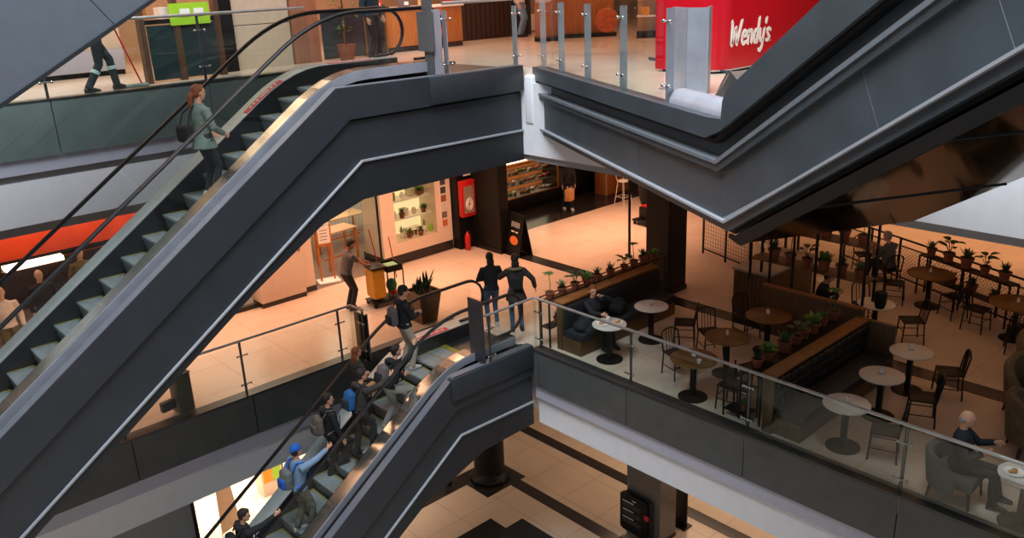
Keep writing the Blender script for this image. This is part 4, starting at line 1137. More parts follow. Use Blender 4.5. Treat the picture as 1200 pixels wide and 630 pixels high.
person('man in grey jacket and dark trousers seated with legs crossed by the fence', (18.55, 7.85, 0), D(75), 1.74, hip=(.0, 0, .52), lean=.15, feet=((.55, .1, .05), (.5, -.18)), top=C_GJ, legs=C_DTR, hair=('short', HAIRG), hands=((.4, .1, .74), (.4, -.12, .78)), look=(0, .2), shoes=SHOEW)
person('grey-haired man in dark jacket seated at the right border, hand raised', (11.24, 3.54, 0), D(-75), 1.72, hip=(.02, 0, .53), lean=.0, feet=((.55, .12), (.5, -.14)), top=C_NAVY, legs=C_DTR, hair=('balding', HAIRG), hands=((.42, .12, .9), (.3, -.1, .8)), look=(.15, .1))

t = thing('coat', 'dark coat lying on the bench seat at the railing end', 'coat', (11.4, 10.68, .46), D(10))
fuse(MB().ball((0, 0, .06), (.26, .22, .09)).ball((.12, .05, .12), (.14, .16, .08)).ball((-.15, -.05, .08), (.16, .14, .1)).ball((-.05, -.2, .0), (.2, .1, .12)), 'cloth', BLACKF, t, .016, 2)
t = thing('backpack', 'dark backpack lying on the bench right of the seated woman', 'bag', (12.45, 10.72, .46), D(30))
fuse(MB().bbox(-.22, .22, -.16, .16, 0, .24, .09, 3).ball((.1, 0, .2), (.16, .13, .08)), 'main_bag', BLACKF, t, .016, 2)
# far figure with paper bag, cleaning trolley at the far end
person('figure in black standing in front of the dark bakery counter', (18.9, 18.35, 0), D(-120), 1.7, feet=((.12, .1), (-.12, -.1)), top=C_BLACK, legs=C_BLACK, shoes=SHOEW, hair=('short', HAIRB), hands=((.2, .2, .85), (.22, -.25, .8)))
t = thing('paper_bag', 'tan paper bag carried by the figure at the bakery', 'bag', (18.62, 18.0, .42), D(20))
MB().bbox(-.16, .16, -.1, .1, 0, .36, .012).build('bag_body', mat('kraft_paper', (196, 140, 84), .8), t)
for y_ in (-.06, .06): MB().tube([(-.06, y_, .36), (-.03, y_, .44), (.03, y_, .44), (.06, y_, .36)], .006, 6).build('handle', PAPER, t)

# upper floor
_, P = person('cleaner in work trousers with reflective bands, walking with a mop', (4.75, 15.62, H2), D(5), 1.76, hip=(0, 0, .9), feet=((.28, .06), (-.25, -.06)), top=C_WORK, legs=C_WORK, hair=('short', HAIRB), hands=((.35, .12, 1.1), (.42, -.02, 1.2)))
mb = MB()
for i in (0, 1):
    h, kn, an = P['legs'][i]; c = kn.lerp(an, .32); u = (an-kn).normalized(); mb.tube([c-u*.03, c+u*.03], .074, 14)
mb.build('reflective_bands', REFL, P['t'])
t = thing('mop', 'red-handled mop pushed by the upper floor cleaner', 'mop', (5.45, 15.72, H2))
MB().tube([(0, 0, .06), (-.42, -.05, 1.35)], .014, 8).build('handle', REDP, t); 
mb = MB().bbox(-.3, .12, -.06, .06, 0, .06, .025, 3); fuse(mb, 'mop_head', cloth('mop_grey', (110, 120, 112), .3), t, .012, 2)
person('person in dark uniform standing at the top of the upper escalator', (10.1, 15.3, H2), D(-70), 1.78, top=C_TEAL, legs=C_BLACK, hair=('short', HAIRB), feet=((0, .14), (0, -.12)), hands=((.05, .3, .9), (.1, -.28, .88)))
person('person in blue jeans standing far back on the upper floor', (16.4, 17.6, H2), D(-60), 1.74, top=C_WHITE, legs=cloth('bright_jeans', (110, 150, 190)), hair=('short', HAIRB))
# ground floor legs
person('figure in black walking on the ground floor behind the escalator', (11.7, 16.0, H0), D(-150), 1.72, feet=((.16, .06), (-.16, -.06)), top=C_BLACK, legs=C_BLACK, hair=('short', HAIRB))

# mannequins behind the orange fascia
person('bald mannequin in white top at the left edge of the fashion shop', (3.0, 18.6, 0), D(-95), 1.75, top=C_WHITE, legs=cloth('olive_skirt', (96, 92, 50)), skin=MANNQ, hair=('none', HAIRB), name='mannequin', cat='mannequin', face=False)
person('bald mannequin in speckled black dress, middle of the fashion shop', (3.85, 19.2, 0), D(-85), 1.75, top=C_DRESS, legs=C_BLACK, skin=MANNQ, hair=('none', HAIRB), name='mannequin', cat='mannequin', face=False, hem=.2)
person('bald mannequin in olive dress, right one of the fashion shop', (4.95, 20.2, 0), D(-85), 1.75, top=cloth('olive_dress', (110, 100, 50)), legs=C_BLACK, skin=MANNQ, hair=('none', HAIRB), name='mannequin', cat='mannequin', face=False, hem=.2)

# ================================================================== SHOPS, CAFE FLOOR
YS = 18.0
# white wall of the shop left, with open entrance, and lit display column
struct('wall_shop_left', MB().box(-10, 7.9, YS, YS+.15, 2.86, 3.9), GREYP)
t = thing('shop_sign_band', 'orange fascia band above the fashion shop window', 'sign', (-1, YS-.2, 2.42))
MB().bbox(-8, 8.0, 0, .25, 0, .46, .01).build('band', ORANGE, t); MB().box(-8, 8.0, .01, .25, -.06, 0).build('lower_lip', BLACKP, t)
t = thing('lit_shelf', 'long lit white shelf behind the mannequins', 'shelf', (5.0, 22.2, 1.0))
MB().bbox(-1.2, .1, 0, .4, 0, .12, .01).build('light_box', mat('soft_light_box', (255, 240, 220), .5, emit=(255, 226, 190), estr=2.5), t); MB().box(-3, 2.6, .05, .4, -1.0, 0).build('cabinet', DWOOD, t)
for i in range(4):
    t = thing('folded_shirt_stack', 'stack of folded clothes on the far rack, %s from the left' % ords[i], 'clothes', (3.0+i*.9, 23.4, 1.5), 0, 'folded clothes in the fashion shop')
    for j in range(3): MB().bbox(-.18, .18, -.12, .12, j*.07, j*.07+.065, .02).build('shirt', (PAPER, C_GREY, C_WHITE)[j], t)
t = thing('back_rack', 'dark wall rack at the back of the fashion shop', 'rack', (3.6, 23.7, 0))
MB().box(-3, 3.5, 0, .1, 0, 3.2).build('back_board', BLACKP, t)
for z_ in (.7, 1.46, 2.2): MB().box(-3, 3.5, -.45, 0, z_, z_+.04).build('shelf', WOODO, t)
# white display block and wall end
t = thing('white_cabinet', 'plain white cabinet wall with small handle left of the shop entrance', 'cabinet', (8.0, 17.75, 0))
MB().box(0, 1.16, .02, .5, 0, .12).build('plinth', FDARK, t); MB().bbox(0, 1.16, 0, .5, .12, 1.9, .01).build('body', CREAM, t); MB().box(1.04, 1.10, -.03, 0, 1.18, 1.3).build('handle', CHROME, t)
t = thing('wall_pier', 'cream wall pier beside the shop entrance', 'pier', (9.2, 17.95, 0))
MB().box(0, .35, 0, .6, 0, .14).build('plinth', FDARK, t); MB().box(0, .33, .01, .6, .14, 3.8).build('shaft', CREAM, t)
struct('trim_60', MB().box(-10, 8.0, YS-.02, YS+.1, 0, .1), FDARK)
# standing sign
t = thing('sign_stand', 'white notice on orange wooden stand with white foot by the entrance', 'sign', (10.05, 18.25, 0), D(-15))
MB().bbox(-.28, .28, -.2, .2, 0, .06, .015).build('foot', WHITEG, t)
for x_ in (-.17, .17): MB().box(x_-.02, x_+.02, -.02, .02, .06, 1.5).build('leg', WOODO, t)
MB().box(-.19, .19, -.02, .02, .95, 1.02).build('crossbar', WOODO, t); b_ = MB().box(-.15, .15, -.03, -.02, 1.03, 1.46).build('notice', PAPER, t)
for i in range(4): MB().box(-.1, .1-.03*(i % 2), -.033, -.03, 1.36-i*.08, 1.375-i*.08).build('text_line', C_GREY, b_)
# glass door edge
t = thing('glass_door', 'open glass door panel at the shop entrance', 'door', (11.55, 18.05, 0))
MB().box(-.02, .0, 0, 1.4, .05, 2.6).build('pane', GLSHOP, t); MB().box(-.03, .02, -.03, 0, 0, 2.7).build('stile', BLACKM, t); MB().box(-.03, .02, 0, 1.4, 0, .08).build('bottom_rail', STEELD, t)
# tables inside
def shop_table(label, loc, rz, L=1.3, W=.6, H=.85, m=WOODO):
    t = thing('display_table', label, 'table', loc, rz)
    MB().bbox(-L/2, L/2, -W/2, W/2, H-.04, H, .006).build('tabletop', WOODL, t)
    for sx in (-1, 1):
        for sy in (-1, 1): MB().box(sx*(L/2-.04)-.025, sx*(L/2-.04)+.025, sy*(W/2-.04)-.025, sy*(W/2-.04)+.025, 0, H-.04).build('leg', m, t)
    MB().box(-L/2+.05, L/2-.05, -.02, .02, .2, .24).build('stretcher', m, t)
    return t
shop_table('wooden display table just inside the shop entrance', (11.0, 19.3, 0), D(5), 1.0, .6, 1.0)
shop_table('long wooden display table farther inside the shop', (11.9, 20.8, 0), D(0), 1.6, .7, .9)
shop_table('pale display table at the left inside the shop', (10.4, 20.6, 0), D(0), 1.0, .7, .8, WOODL)
def vase(label, loc, m, h=.25, r=.07, leafy=True, grp=None):
    t = thing('vase', label, 'vase', loc, 0, grp)
    MB().lathe([(r*.6, 0), (r, h*.4), (r*.8, h*.8), (r*.5, h), (r*.4, h), (.001, h*.9)], (0, 0, 0), 16).build('body', m, t)
    if leafy:
        mb = MB(); rr = random.Random(int(loc[0]*100))
        for i in range(14):
            a = rr.uniform(0, 6.28); e = rr.uniform(.7, 1.5); L_ = rr.uniform(.12, .28)
            mb.leaf((0, 0, h*.9), (L_*math.cos(a)*math.cos(e), L_*math.sin(a)*math.cos(e), h*.9+L_*math.sin(e)), .016, .2)
        mb.build('foliage', LEAFY, t)
vase('white vase with green plant on the entrance table', (10.75, 19.3, 1.0), WHITEG)
vase('green vase with foliage on the long inner table', (11.5, 20.8, .9), LEAFY)
vase('clear vase with foliage on the long inner table, right end', (12.3, 20.9, .9), WHITEG)
vase('pale vase on the left inner table', (10.3, 20.6, .8), WHITEG)
t = thing('computer_monitor', 'black monitor on the shop counter inside', 'monitor', (12.6, 22.0, 1.0), D(-10))
MB().bbox(-.25, .25, -.02, .02, .12, .45, .008).build('screen', BLACKP, t); MB().tube([(0, .02, 0), (0, .02, .2)], .02, 8).build('stand', BLACKM, t); MB().bbox(-.12, .12, -.1, .1, 0, .015, .004).build('base', BLACKM, t)
t = thing('shop_counter', 'white tiled counter at the back of the homeware shop', 'counter', (12.2, 22.1, 0))
MB().bbox(-1.2, 1.3, -.3, .3, 0, 1.0, .01).build('body', tiles('white_tiles', (214, 214, 214), (150, 150, 150), .12, .3), t)
# lit display window column : a hollow cream frame
t = thing('display_window', 'cream shop pillar with brightly lit recessed display of homeware', 'display', (11.62, YS, 0))
W = 2.3
MB().box(0, W, .02, 1.0, 0, .26).build('plinth', FDARK, t)
fr = MB().box(0, W, 0, .9, .26, .58).box(0, .42, 0, .9, .58, 2.9).box(W-.52, W, 0, .9, .58, 2.9).box(0, W, 0, .9, 2.9, 3.8).build('frame', CREAM, t)
MB().box(.42, W-.52, .75, .9, .58, 2.9).build('lit_back', LITPANEL, t)
MB().box(.42, W-.52, .0, .02, .58, 2.9).build('pane', GLSHOP, t)
for z_ in (1.12, 1.62, 2.1): MB().box(.42, W-.52, .2, .75, z_, z_+.03).build('shelf', WHITEG, t)
area_spots = [(12.3, 18.4, 2.8)]
# pictures on the frame
cols = [(70, 70, 74), (60, 64, 70), (150, 90, 60), (210, 200, 190), (120, 100, 96), (190, 110, 60)]
for i, c in enumerate(cols):
    t = thing('picture_card', 'small photo card on the display pillar, %s from the top' % ords[i], 'picture', (13.67, YS-.012, 1.95-i*.23), 0)
    MB().box(-.09, .09, 0, .01, -.09, .09).build('card', mat('card_%d' % i, c, .6, var=.4, vscale=25), t); MB().box(-.1, .1, .004, .012, -.1, .1).build('border', PAPER, t)
# goods in the window
gx = 12.15
goods = []
vase('white vase with tall grass on the lowest ledge of the lit window', (13.25, 18.4, .58), WHITEG, .16, .09)
vase('small bright plant on the lowest ledge, left', (12.45, 18.35, .58), WHITEG, .14, .06)
vase('pale vase on the second shelf of the lit window', (12.3, 18.4, 1.15), WHITEG, .2, .06, False)
vase('green leafy vase on the second shelf, left end', (12.15, 18.3, 1.15), LEAFY, .14, .06)
vase('cream jar on the second shelf, right', (12.95, 18.4, 1.15), CREAM, .18, .07, False)
vase('yellow glass vase at the right end of the lowest ledge', (13.36, 18.25, .58), GREENS, .22, .05, False)
vase('white jar on the third shelf of the lit window', (12.6, 18.4, 1.65), WHITEG, .16, .07, False)
for i, (x_, z_, c) in enumerate(((12.25, 1.65, (150, 140, 60)), (12.9, 1.65, (200, 190, 170)), (13.2, 1.65, (90, 96, 60)), (12.65, 1.15, (220, 214, 204)), (12.3, 2.13, (120, 110, 40)), (12.85, 2.13, (96, 88, 40)), (13.2, 2.13, (140, 60, 40)))):
    t = thing('gift_box', 'boxed article in the lit window, %s of the boxes counting upward' % ords[i], 'box', (x_, 18.45, z_), 0)
    MB().bbox(-.1, .1, -.1, .1, 0, .2, .008).build('carton', mat('goods_%d' % i, c, .6, var=.3, vscale=20), t); MB().box(-.101, .101, -.012, .012, 0, .202).build('ribbon', GREENS, t)
t = thing('toy_bench', 'small white bench with baskets on the lowest ledge', 'bench', (12.8, 18.35, .58))
MB().box(-.25, .25, -.1, .1, .2, .23).build('seat', WHITEG, t)
for x_ in (-.23, .23): MB().box(x_-.015, x_+.015, -.1, .1, 0, .2).build('leg', WHITEG, t)
for x_ in (-.12, .0, .12): MB().lathe([(.035, 0), (.045, .12), (.04, .12), (.001, .02)], (x_, 0, 0), 10).build('basket', TERRA, t)
for i, (x_, y_, z_, k_) in enumerate(((12.6, 18.2, .58, 1), (12.95, 18.15, .58, 0), (13.1, 18.3, 1.65, 1), (12.45, 18.25, 1.15, 3), (13.2, 18.3, 1.15, 1))):
    dup(TB['p%d' % k_], (x_, y_, z_), i, '%s green plant among the goods of the lit window, %s' % (KN[k_], ords[i]), 'small plants in the lit window', 1.1)
# black wall with fire cabinet
t = thing('pillar_wall', 'black wall section carrying the fire hose cabinet', 'wall panel', (13.95, 17.72, 0))
MB().box(0, .48, 0, .3, 0, 3.8).build('panel', BLACKP, t)
t = thing('fire_hose_cabinet', 'red fire hose cabinet with glass front on the black wall', 'cabinet', (14.2, 17.70, .95))
MB().bbox(-.24, .24, -.16, 0, 0, 1.0, .012).build('case', REDB, t); MB().box(-.17, .17, -.168, -.16, .1, .85).build('window', mat('cabinet_glass', (150, 130, 116), .15, var=.3), t)
mb = MB()
for r_ in (.05, .085, .12): mb.tube([(r_*math.cos(a), -.172, .35+r_*1.4*math.sin(a)) for a in [2*PI*i/16 for i in range(17)]], .012, 6)
mb.build('hose', WHITEG, t)
t = thing('fire_extinguisher', 'red fire extinguisher on the floor below the hose cabinet', 'extinguisher', (14.08, 17.55, 0))
MB().lathe([(.07, 0), (.08, .02), (.08, .40), (.05, .47), (.025, .5), (.025, .54), (.001, .54)], (0, 0, 0), 18).build('cylinder', REDB, t)
MB().box(-.02, .06, -.015, .015, .53, .56).build('valve', BLACKM, t); MB().tube([(.03, 0, .54), (.1, -.02, .45), (.1, -.02, .2)], .01, 6).build('hose', RUBBER, t)
t = thing('safety_notice', 'red and white fire notice high on the black wall', 'sign', (14.3, 17.70, 2.25))
MB().box(-.13, .13, -.01, 0, -.2, .2).build('plate', PAPER, t); MB().box(-.06, .06, -.014, -.01, -.06, .12).build('red_symbol', REDP, t)
# sandwich board
t = thing('sandwich_board', 'black A-frame menu board with food picture by the black column', 'sign', (14.75, 16.2, 0), D(-100))
for sg in (-1, 1):
    o = MB().box(-.33, .33, -.012, .012, 0, 1.15); o.xf(Matrix.Translation((0, sg*.22, 0)) @ Matrix.Rotation(sg*.19, 4, 'X')); pn = o.build('board', BLACKP, t)
R_ = Matrix.Translation((0, -.22, 0)) @ Matrix.Rotation(-.19, 4, 'X')
R2 = Matrix.Translation((0, .22, 0)) @ Matrix.Rotation(.19, 4, 'X')
for RR, sg in ((R_, -1), (R2, 1)):
    mb = MB().ball((0, sg*.016, .42), (.2, .012, .12)); mb.xf(RR).build('food_picture', FOOD, t)
    mb = MB(); 
    for q in range(4): mb.box(-.2+q*.105, -.12+q*.105, sg*.016-.004, sg*.016+.004, .78, .92)
    mb.xf(RR).build('white_lettering', PALE, t)
    mb = MB().box(-.16, -.02, sg*.016-.003, sg*.016+.003, .64, .67).box(.03, .15, sg*.016-.003, sg*.016+.003, .64, .67); mb.xf(RR).build('text_line', PAPER, t)
# bakery counter
t = thing('bakery_counter', 'black bakery counter with lit food display at the far end', 'counter', (17.05, 19.4, 0))
MB().bbox(0, 4.4, 0, .8, 0, .48, .01).build('body', BLACKP, t); MB().box(2.5, 4.4, 0, .8, .48, 1.25).build('upper_body', BLACKP, t)
for z_ in (.48, .82, 1.16): MB().box(0, 2.48, .0 if z_ < .5 else .12, .8, z_, z_+.025).build('display_shelf', STEELD, t)
MB().box(0, 2.5, .76, .8, .5, 1.5).build('display_back', WOODO, t)
MB().box(0, 2.5, 0, .012, .5, 1.5).build('display_glass', GLSHOP, t); MB().box(0, 2.52, -.02, .02, 1.5, 1.54).box(2.46, 2.52, -.02, .02, .48, 1.54).box(0, 2.52, -.02, .02, .46, .5).build('brass_frame', mat('brass', (190, 140, 70), .3, .9), t)
for z_ in (.8, 1.14, 1.48): MB().box(.05, 2.45, .5, .6, z_-.02, z_).build('lamp_strip', LAMPW, t)
r = random.Random(9)
for i in range(48):
    x_ = 17.17+.15*(i % 16); z_ = (.505, .845, 1.185)[i//16]
    o = thing('pastry', 'golden pastry in the lit bakery display', 'pastry', (x_, 19.4+r.uniform(.2, .4), z_), r.uniform(0, 3), 'pastries in the bakery display')
    MB().ball((0, 0, .045), (.08, .06, .05), 10, 6).build('crust', (BREAD, FOOD, REDC, WHITEG, BREAD, LEAFY)[r.randrange(6)], o)
t = thing('wall_shelving', 'lit food shelves behind the bakery counter', 'shelf', (16.2, 21.4, 0))
MB().box(0, 5, 0, .1, 0, 3.5).build('back_board', BLACKP, t); 
for z_ in (1.1, 1.6, 2.1): MB().box(0, 3, -.4, 0, z_, z_+.03).build('shelf', STEELD, t)
MB().box(0, 3, -.12, -.1, 2.5, 2.56).build('lamp_strip', LAMPW, t)
for i in range(24):
    x_ = 16.35+.22*(i % 12); z_ = 1.13 if i < 12 else 1.63
    o = thing('bread_loaf', 'round loaf on the shelves behind the bakery counter', 'bread', (x_, 21.2, z_), 0, 'loaves behind the counter')
    MB().ball((0, 0, .07), (.1, .1, .075), 10, 6).build('crust', FOOD if i % 2 else BREAD, o)
t = thing('timber_screen', 'orange wooden wall panel right of the bakery', 'panel', (21.0, 18.6, 0))
MB().bbox(0, 1.2, 0, .5, 0, 3.6, .01).build('board', WOODO, t)
MB().box(.0, .03, -.03, 0, 0, 3.6).build('edge', WOODL, t)
t = thing('bar_stool', 'white wire-back bar stool in front of the wooden panel', 'stool', (20.55, 17.45, 0), D(-90))
MB().lathe([(.17, .74), (.185, .76), (.18, .78), (.001, .78)], (0, 0, 0), 20).build('seat', WHITEG, t)
for sx in (-1, 1):
    for sy in (-1, 1): MB().tube([(sx*.12, sy*.12, .75), (sx*.2, sy*.2, 0)], .012, 6).build('leg', WHITEG, t)
MB().tube([(sx_*.17, sy_*.17, .25) for sx_, sy_ in ((1, 1), (1, -1), (-1, -1), (-1, 1), (1, 1))], .009, 6).build('footrest', WHITEG, t)
MB().tube([(-.12, -.15, .76), (-.2, -.16, 1.0), (-.24, -.1, 1.15), (-.25, 0, 1.2), (-.24, .1, 1.15), (-.2, .16, 1.0), (-.12, .15, .76)], .011, 6).build('backrest', WHITEG, t)
# trolley with wet floor sign
t = thing('janitor_trolley', 'low black trolley with red bucket and black bag near the far plaza', 'trolley', (19.3, 15.4, 0), D(-5))
MB().bbox(-.4, .4, -.3, .3, .1, .16, .01).build('base', BLACKM, t); MB().bbox(-.22, .14, -.2, .2, .16, .52, .03).build('bucket', BLACKP, t); MB().bbox(-.18, .1, -.16, .16, .5, .6, .03).build('red_wringer', REDC, t)
fuse(MB().tube([(-.05, .1, .55), (-.05, .12, .9), (-.05, .12, 1.4)], [.12, .19, .2], 12), 'waste_bag', BLACKF, t, .02, 2)
for x_ in (-.34, .34):
    for y_ in (-.24, .24): MB().tube([(x_, y_-.015, .05), (x_, y_+.015, .05)], .05, 12).build('wheel', RUBBER, t)
t = thing('floor_sign', 'yellow-orange wet floor sign hanging on the trolley side', 'sign', (19.75, 15.45, .3), D(-95))
MB().bbox(-.16, .16, -.012, .012, 0, .95, .006).build('panel', ORSIGN, t); MB().ball((0, -.014, .6), (.05, .004, .07), 8, 5).build('symbol', BREAD, t)
# white wire chairs beyond the short fence
def wire_chair():
    t = thing('wire_chair', 'x', 'chair')
    MB().lathe([(.18, .44), (.2, .46), (.001, .46)], (0, 0, 0), 18).build('seat', WHITEG, t)
    for sx in (-1, 1):
        for sy in (-1, 1): MB().tube([(sx*.14, sy*.14, .45), (sx*.19, sy*.19, 0)], .01, 6).build('leg', WHITEG, t)
    mb = MB()
    for i in range(7):
        a = D(120+20*i); mb.tube([(.18*math.cos(a), .18*math.sin(a), .45), (.26*math.cos(a), .24*math.sin(a), .82)], .006, 5)
    mb.tube([(.26*math.cos(D(120+20*i)), .24*math.sin(D(120+20*i)), .82) for i in range(7)], .01, 6); mb.build('backrest', WHITEG, t)
    return t
for i, (x_, y_, a) in enumerate(((18.7, 11.6, 20), (18.3, 10.9, 100), (16.9, 8.6, 200))):
    place('wire', wire_chair, 'white wire chair %s' % ('left of the far group beyond the short fence', 'right of the far group beyond the short fence', 'behind the plants of the black frame')[i], (x_, y_, 0), D(a), 'white wire chairs')
shop_table('low dark table among the white wire chairs', (18.9, 10.8, 0), 0, .7, .7, .74, BLACKM)
# bronze skirting bits on the promenade edge
t = thing('litter_bin', 'dark green square post beside the promenade railing', 'bin', (4.65, 14.22, 0), D(10))
MB().bbox(-.14, .14, -.14, .14, 0, .72, .015).build('body', mat('olive_metal', (62, 62, 44), .4, .4), t); MB().box(-.15, .15, -.15, .15, .72, .74).build('lid', BLACKM, t)
MB().bbox(-.42, -.16, -.05, .05, .12, .3, .01).build('side_box', BLACKM, t)

# ================================================================== UPPER FLOOR
# dark kiosk panels with lime sign
t = thing('kiosk', 'dark glass kiosk with brown posts and lime sign on the upper floor', 'kiosk', (5.65, 15.95, H2), D(8))
for x0, x1 in ((.15, .66), (.78, 1.5)): MB().box(x0, x1, 0, .04, .04, 1.0).build('dark_panel', DGLASS, t)
for x_ in (.0, .68, 1.52): MB().box(x_, x_+.1, -.03, .1, 0, 2.6).build('post', mat('dark_bronze', (92, 66, 50), .45, .3), t)
MB().box(.0, 1.64, .02, .06, 1.02, 1.1).build('rail', BLACKM, t); MB().box(.6, 1.4, -.05, -.02, .98, 1.36).build('lime_sign', GREENS, t)
for x_ in (.8, 1.08): MB().box(x_, x_+.2, -.06, -.05, 1.12, 1.26).build('sign_picture', PAPER, t)
for i in range(3): MB().box(.1+i*.5, .35+i*.5, .3, .5, 1.1, 1.3).build('shelf_item', CREAM if i == 1 else WOODO, t)
t = thing('dark_column', 'narrow dark column between kiosk and pink wall upstairs', 'column', (7.42, 16.6, H2)); MB().box(0, .3, 0, .3, 0, 3.6).build('shaft', BLACKP, t)
t = thing('wall_block', 'pinkish beige wall block with horizontal joint upstairs', 'wall panel', (7.72, 16.75, H2))
MB().box(0, 1.3, 0, .6, 0, .86).box(0, 1.3, 0, .6, .875, 2.6).build('panel', BEIGE, t); MB().box(0, 1.3, .01, .6, .86, .875).build('joint', BLACKP, t)
t = thing('wood_clad_pier', 'reddish wood pier right of the pinkish wall upstairs', 'pier', (9.05, 16.7, H2)); MB().bbox(0, .62, 0, .6, 0, 3.6, .01).build('cladding', WOODR, t)
t = thing('glass_partition', 'dark greenish glass partition behind the escalator top', 'partition', (9.75, 16.7, H2))
for i in range(3): MB().box(i*.55, i*.55+.5, 0, .03, 0.03, 1.05).build('dark_panel', DGLASS, t); MB().box(i*.55+.5, i*.55+.55, -.02, .05, 0, 1.1).build('post', mat('bronze', (130, 96, 54), .4, .6), t)
t = thing('climbing_plant', 'leafy green plant hanging in front of the dark partition', 'plant', (10.0, 16.2, H2+.0))
MB().lathe([(.14, 0), (.2, .35), (.17, .35), (.001, .3)], (0, 0, 0), 18).build('pot', TERRA, t)
MB().tube([(0, 0, .3), (.03, 0, .8), (-.02, .02, 1.4)], .015, 6).build('stem', DWOOD, t)
mb = MB(); r = random.Random(4)
for i in range(90):
    b0 = Vector((r.uniform(-.25, .3), r.uniform(-.15, .15), r.uniform(.55, 1.5))); a = r.uniform(0, 6.28)
    mb.leaf(b0, b0+Vector((.09*math.cos(a), .09*math.sin(a), r.uniform(-.06, .05))), .03, .3)
mb.build('foliage', LEAF, t)
t = thing('reception_counter', 'orange wood counter with white top behind the uniformed person', 'counter', (11.2, 16.9, H2))
MB().box(.02, 2.6, .02, .7, 0, .12).build('plinth', FDARK, t); MB().bbox(0, 2.6, 0, .7, .12, .95, .01).build('body', WOODO, t); MB().bbox(-.04, 2.64, -.05, .75, .95, 1.0, .01).build('countertop', WHITEG, t)
for i, (x_, c) in enumerate(((11.5, REDC), (12.3, C_GREY), (12.9, WOODL))):
    t = thing('counter_item', 'small %s box on the white counter top' % ('red', 'grey', 'tan')[i], 'box', (x_, 17.2, H2+1.0)); MB().bbox(-.12, .12, -.1, .1, 0, .16, .01).build('case', c, t); MB().box(-.06, .06, -.104, -.1, .04, .12).build('label_patch', PAPER, t)
t = thing('extinguisher_stand', 'red extinguisher point beside the dark blinds upstairs', 'extinguisher', (14.0, 17.6, H2))
MB().box(-.14, .14, 0, .04, 0, 1.5).build('back_plate', REDB, t); MB().lathe([(.08, .1), (.085, .5), (.05, .6), (.02, .66), (.001, .66)], (0, -.1, 0), 16).build('cylinder', REDC, t); MB().box(-.05, .05, -.19, -.18, .2, .3).build('label_patch', PAPER, t)
t = thing('dark_blinds', 'dark slatted blinds of the closed shop upstairs', 'blinds', (14.4, 18.1, H2))
mb = MB()
for i in range(17): mb.box(i*.17, i*.17+.14, -.03, .0, 0.02, 1.9)
MB().box(0, 2.9, 0, .05, 0, 2.6).build('backing', BLACKP, t); mb.build('slats', C_OLIVE, t)
t = thing('low_wall', 'low white block in front of the seating area upstairs', 'block', (17.0, 18.6, H2)); MB().bbox(0, 2.6, 0, .4, .0, .5, .02).build('body', WHITEP, t); MB().box(0.02, 2.58, -.01, .0, .02, .06).build('base_line', GREYP, t)
def lounge(label, loc, rz):
    t = thing('lounge_chair', label, 'chair', loc, rz)
    MB().bbox(-.28, .28, -.28, .28, .3, .46, .04).build('seat', BLACKF, t); MB().bbox(-.32, -.22, -.28, .28, .4, .9, .04).build('backrest', BLACKF, t)
    for sx in (-1, 1):
        for sy in (-1, 1): MB().tube([(sx*.22, sy*.22, .3), (sx*.26, sy*.26, 0)], .015, 6).build('leg', BLACKM, t)
lounge('dark lounge chair behind the low white block upstairs', (17.4, 19.6, H2), D(-90))
t = thing('lit_wall_art', 'orange round wall decoration seen through the tall glass', 'decoration', (16.9, 14.9, H2+.42), D(-40))
MB().tube([(0, -.03, 0), (0, .03, 0)], .28, 32).build('disc', mat('orange_disc', (196, 92, 50), .5, var=.3, vscale=14), t); MB().tube([(.28*math.cos(a), 0, .28*math.sin(a)) for a in [2*PI*i/32 for i in range(33)]], .022, 8).build('rim', WOODO, t)
t = thing('wood_screen', 'tall orange wooden screen behind the glass railing upstairs', 'screen', (17.0, 15.4, H2), D(-40))
MB().bbox(-.9, .5, 0, .08, 0, 2.2, .01).build('board', WOODO, t); MB().box(-.95, .55, -.1, .2, 0, .1).build('base', BLACKM, t)
t = thing('wood_screen', 'narrow dark wood screen left of the round decoration', 'screen', (15.6, 15.6, H2), D(-40))
MB().bbox(-.4, .3, 0, .08, 0, 2.2, .01).build('board', WOODR, t); MB().box(-.42, .32, -.1, .2, 0, .1).build('base', BLACKM, t)
t = thing('back_shelving', 'warmly lit shelves of goods far back upstairs', 'shelf', (17.8, 12.6, H2), D(-55))
MB().box(-1.6, 1.2, .3, .36, 0, 2.4).build('back_board', WOODL, t)
for z_ in (.5, .9, 1.3): MB().box(-1.6, 1.2, 0, .3, z_, z_+.04).build('shelf', WHITEG, t)
MB().box(-1.6, 1.2, .0, .3, 0, .16).build('plinth', BLACKM, t)
r = random.Random(8)
for i in range(14):
    px_ = -1.4+.36*(i % 7); z_ = .54 if i < 7 else .94; c, s = math.cos(D(-55)), math.sin(D(-55))
    t = thing('shelf_goods', 'small packet on the lit shelves far back upstairs', 'packet', (17.8+px_*c-.15*s, 12.6+px_*s+.15*c, H2+z_), D(-55), 'packets on the far upper shelves')
    MB().bbox(-.1, .1, -.06, .06, 0, .2, .01).build('packet', (YPLAST, WOODL, CREAM, TERRA)[i % 4], t)
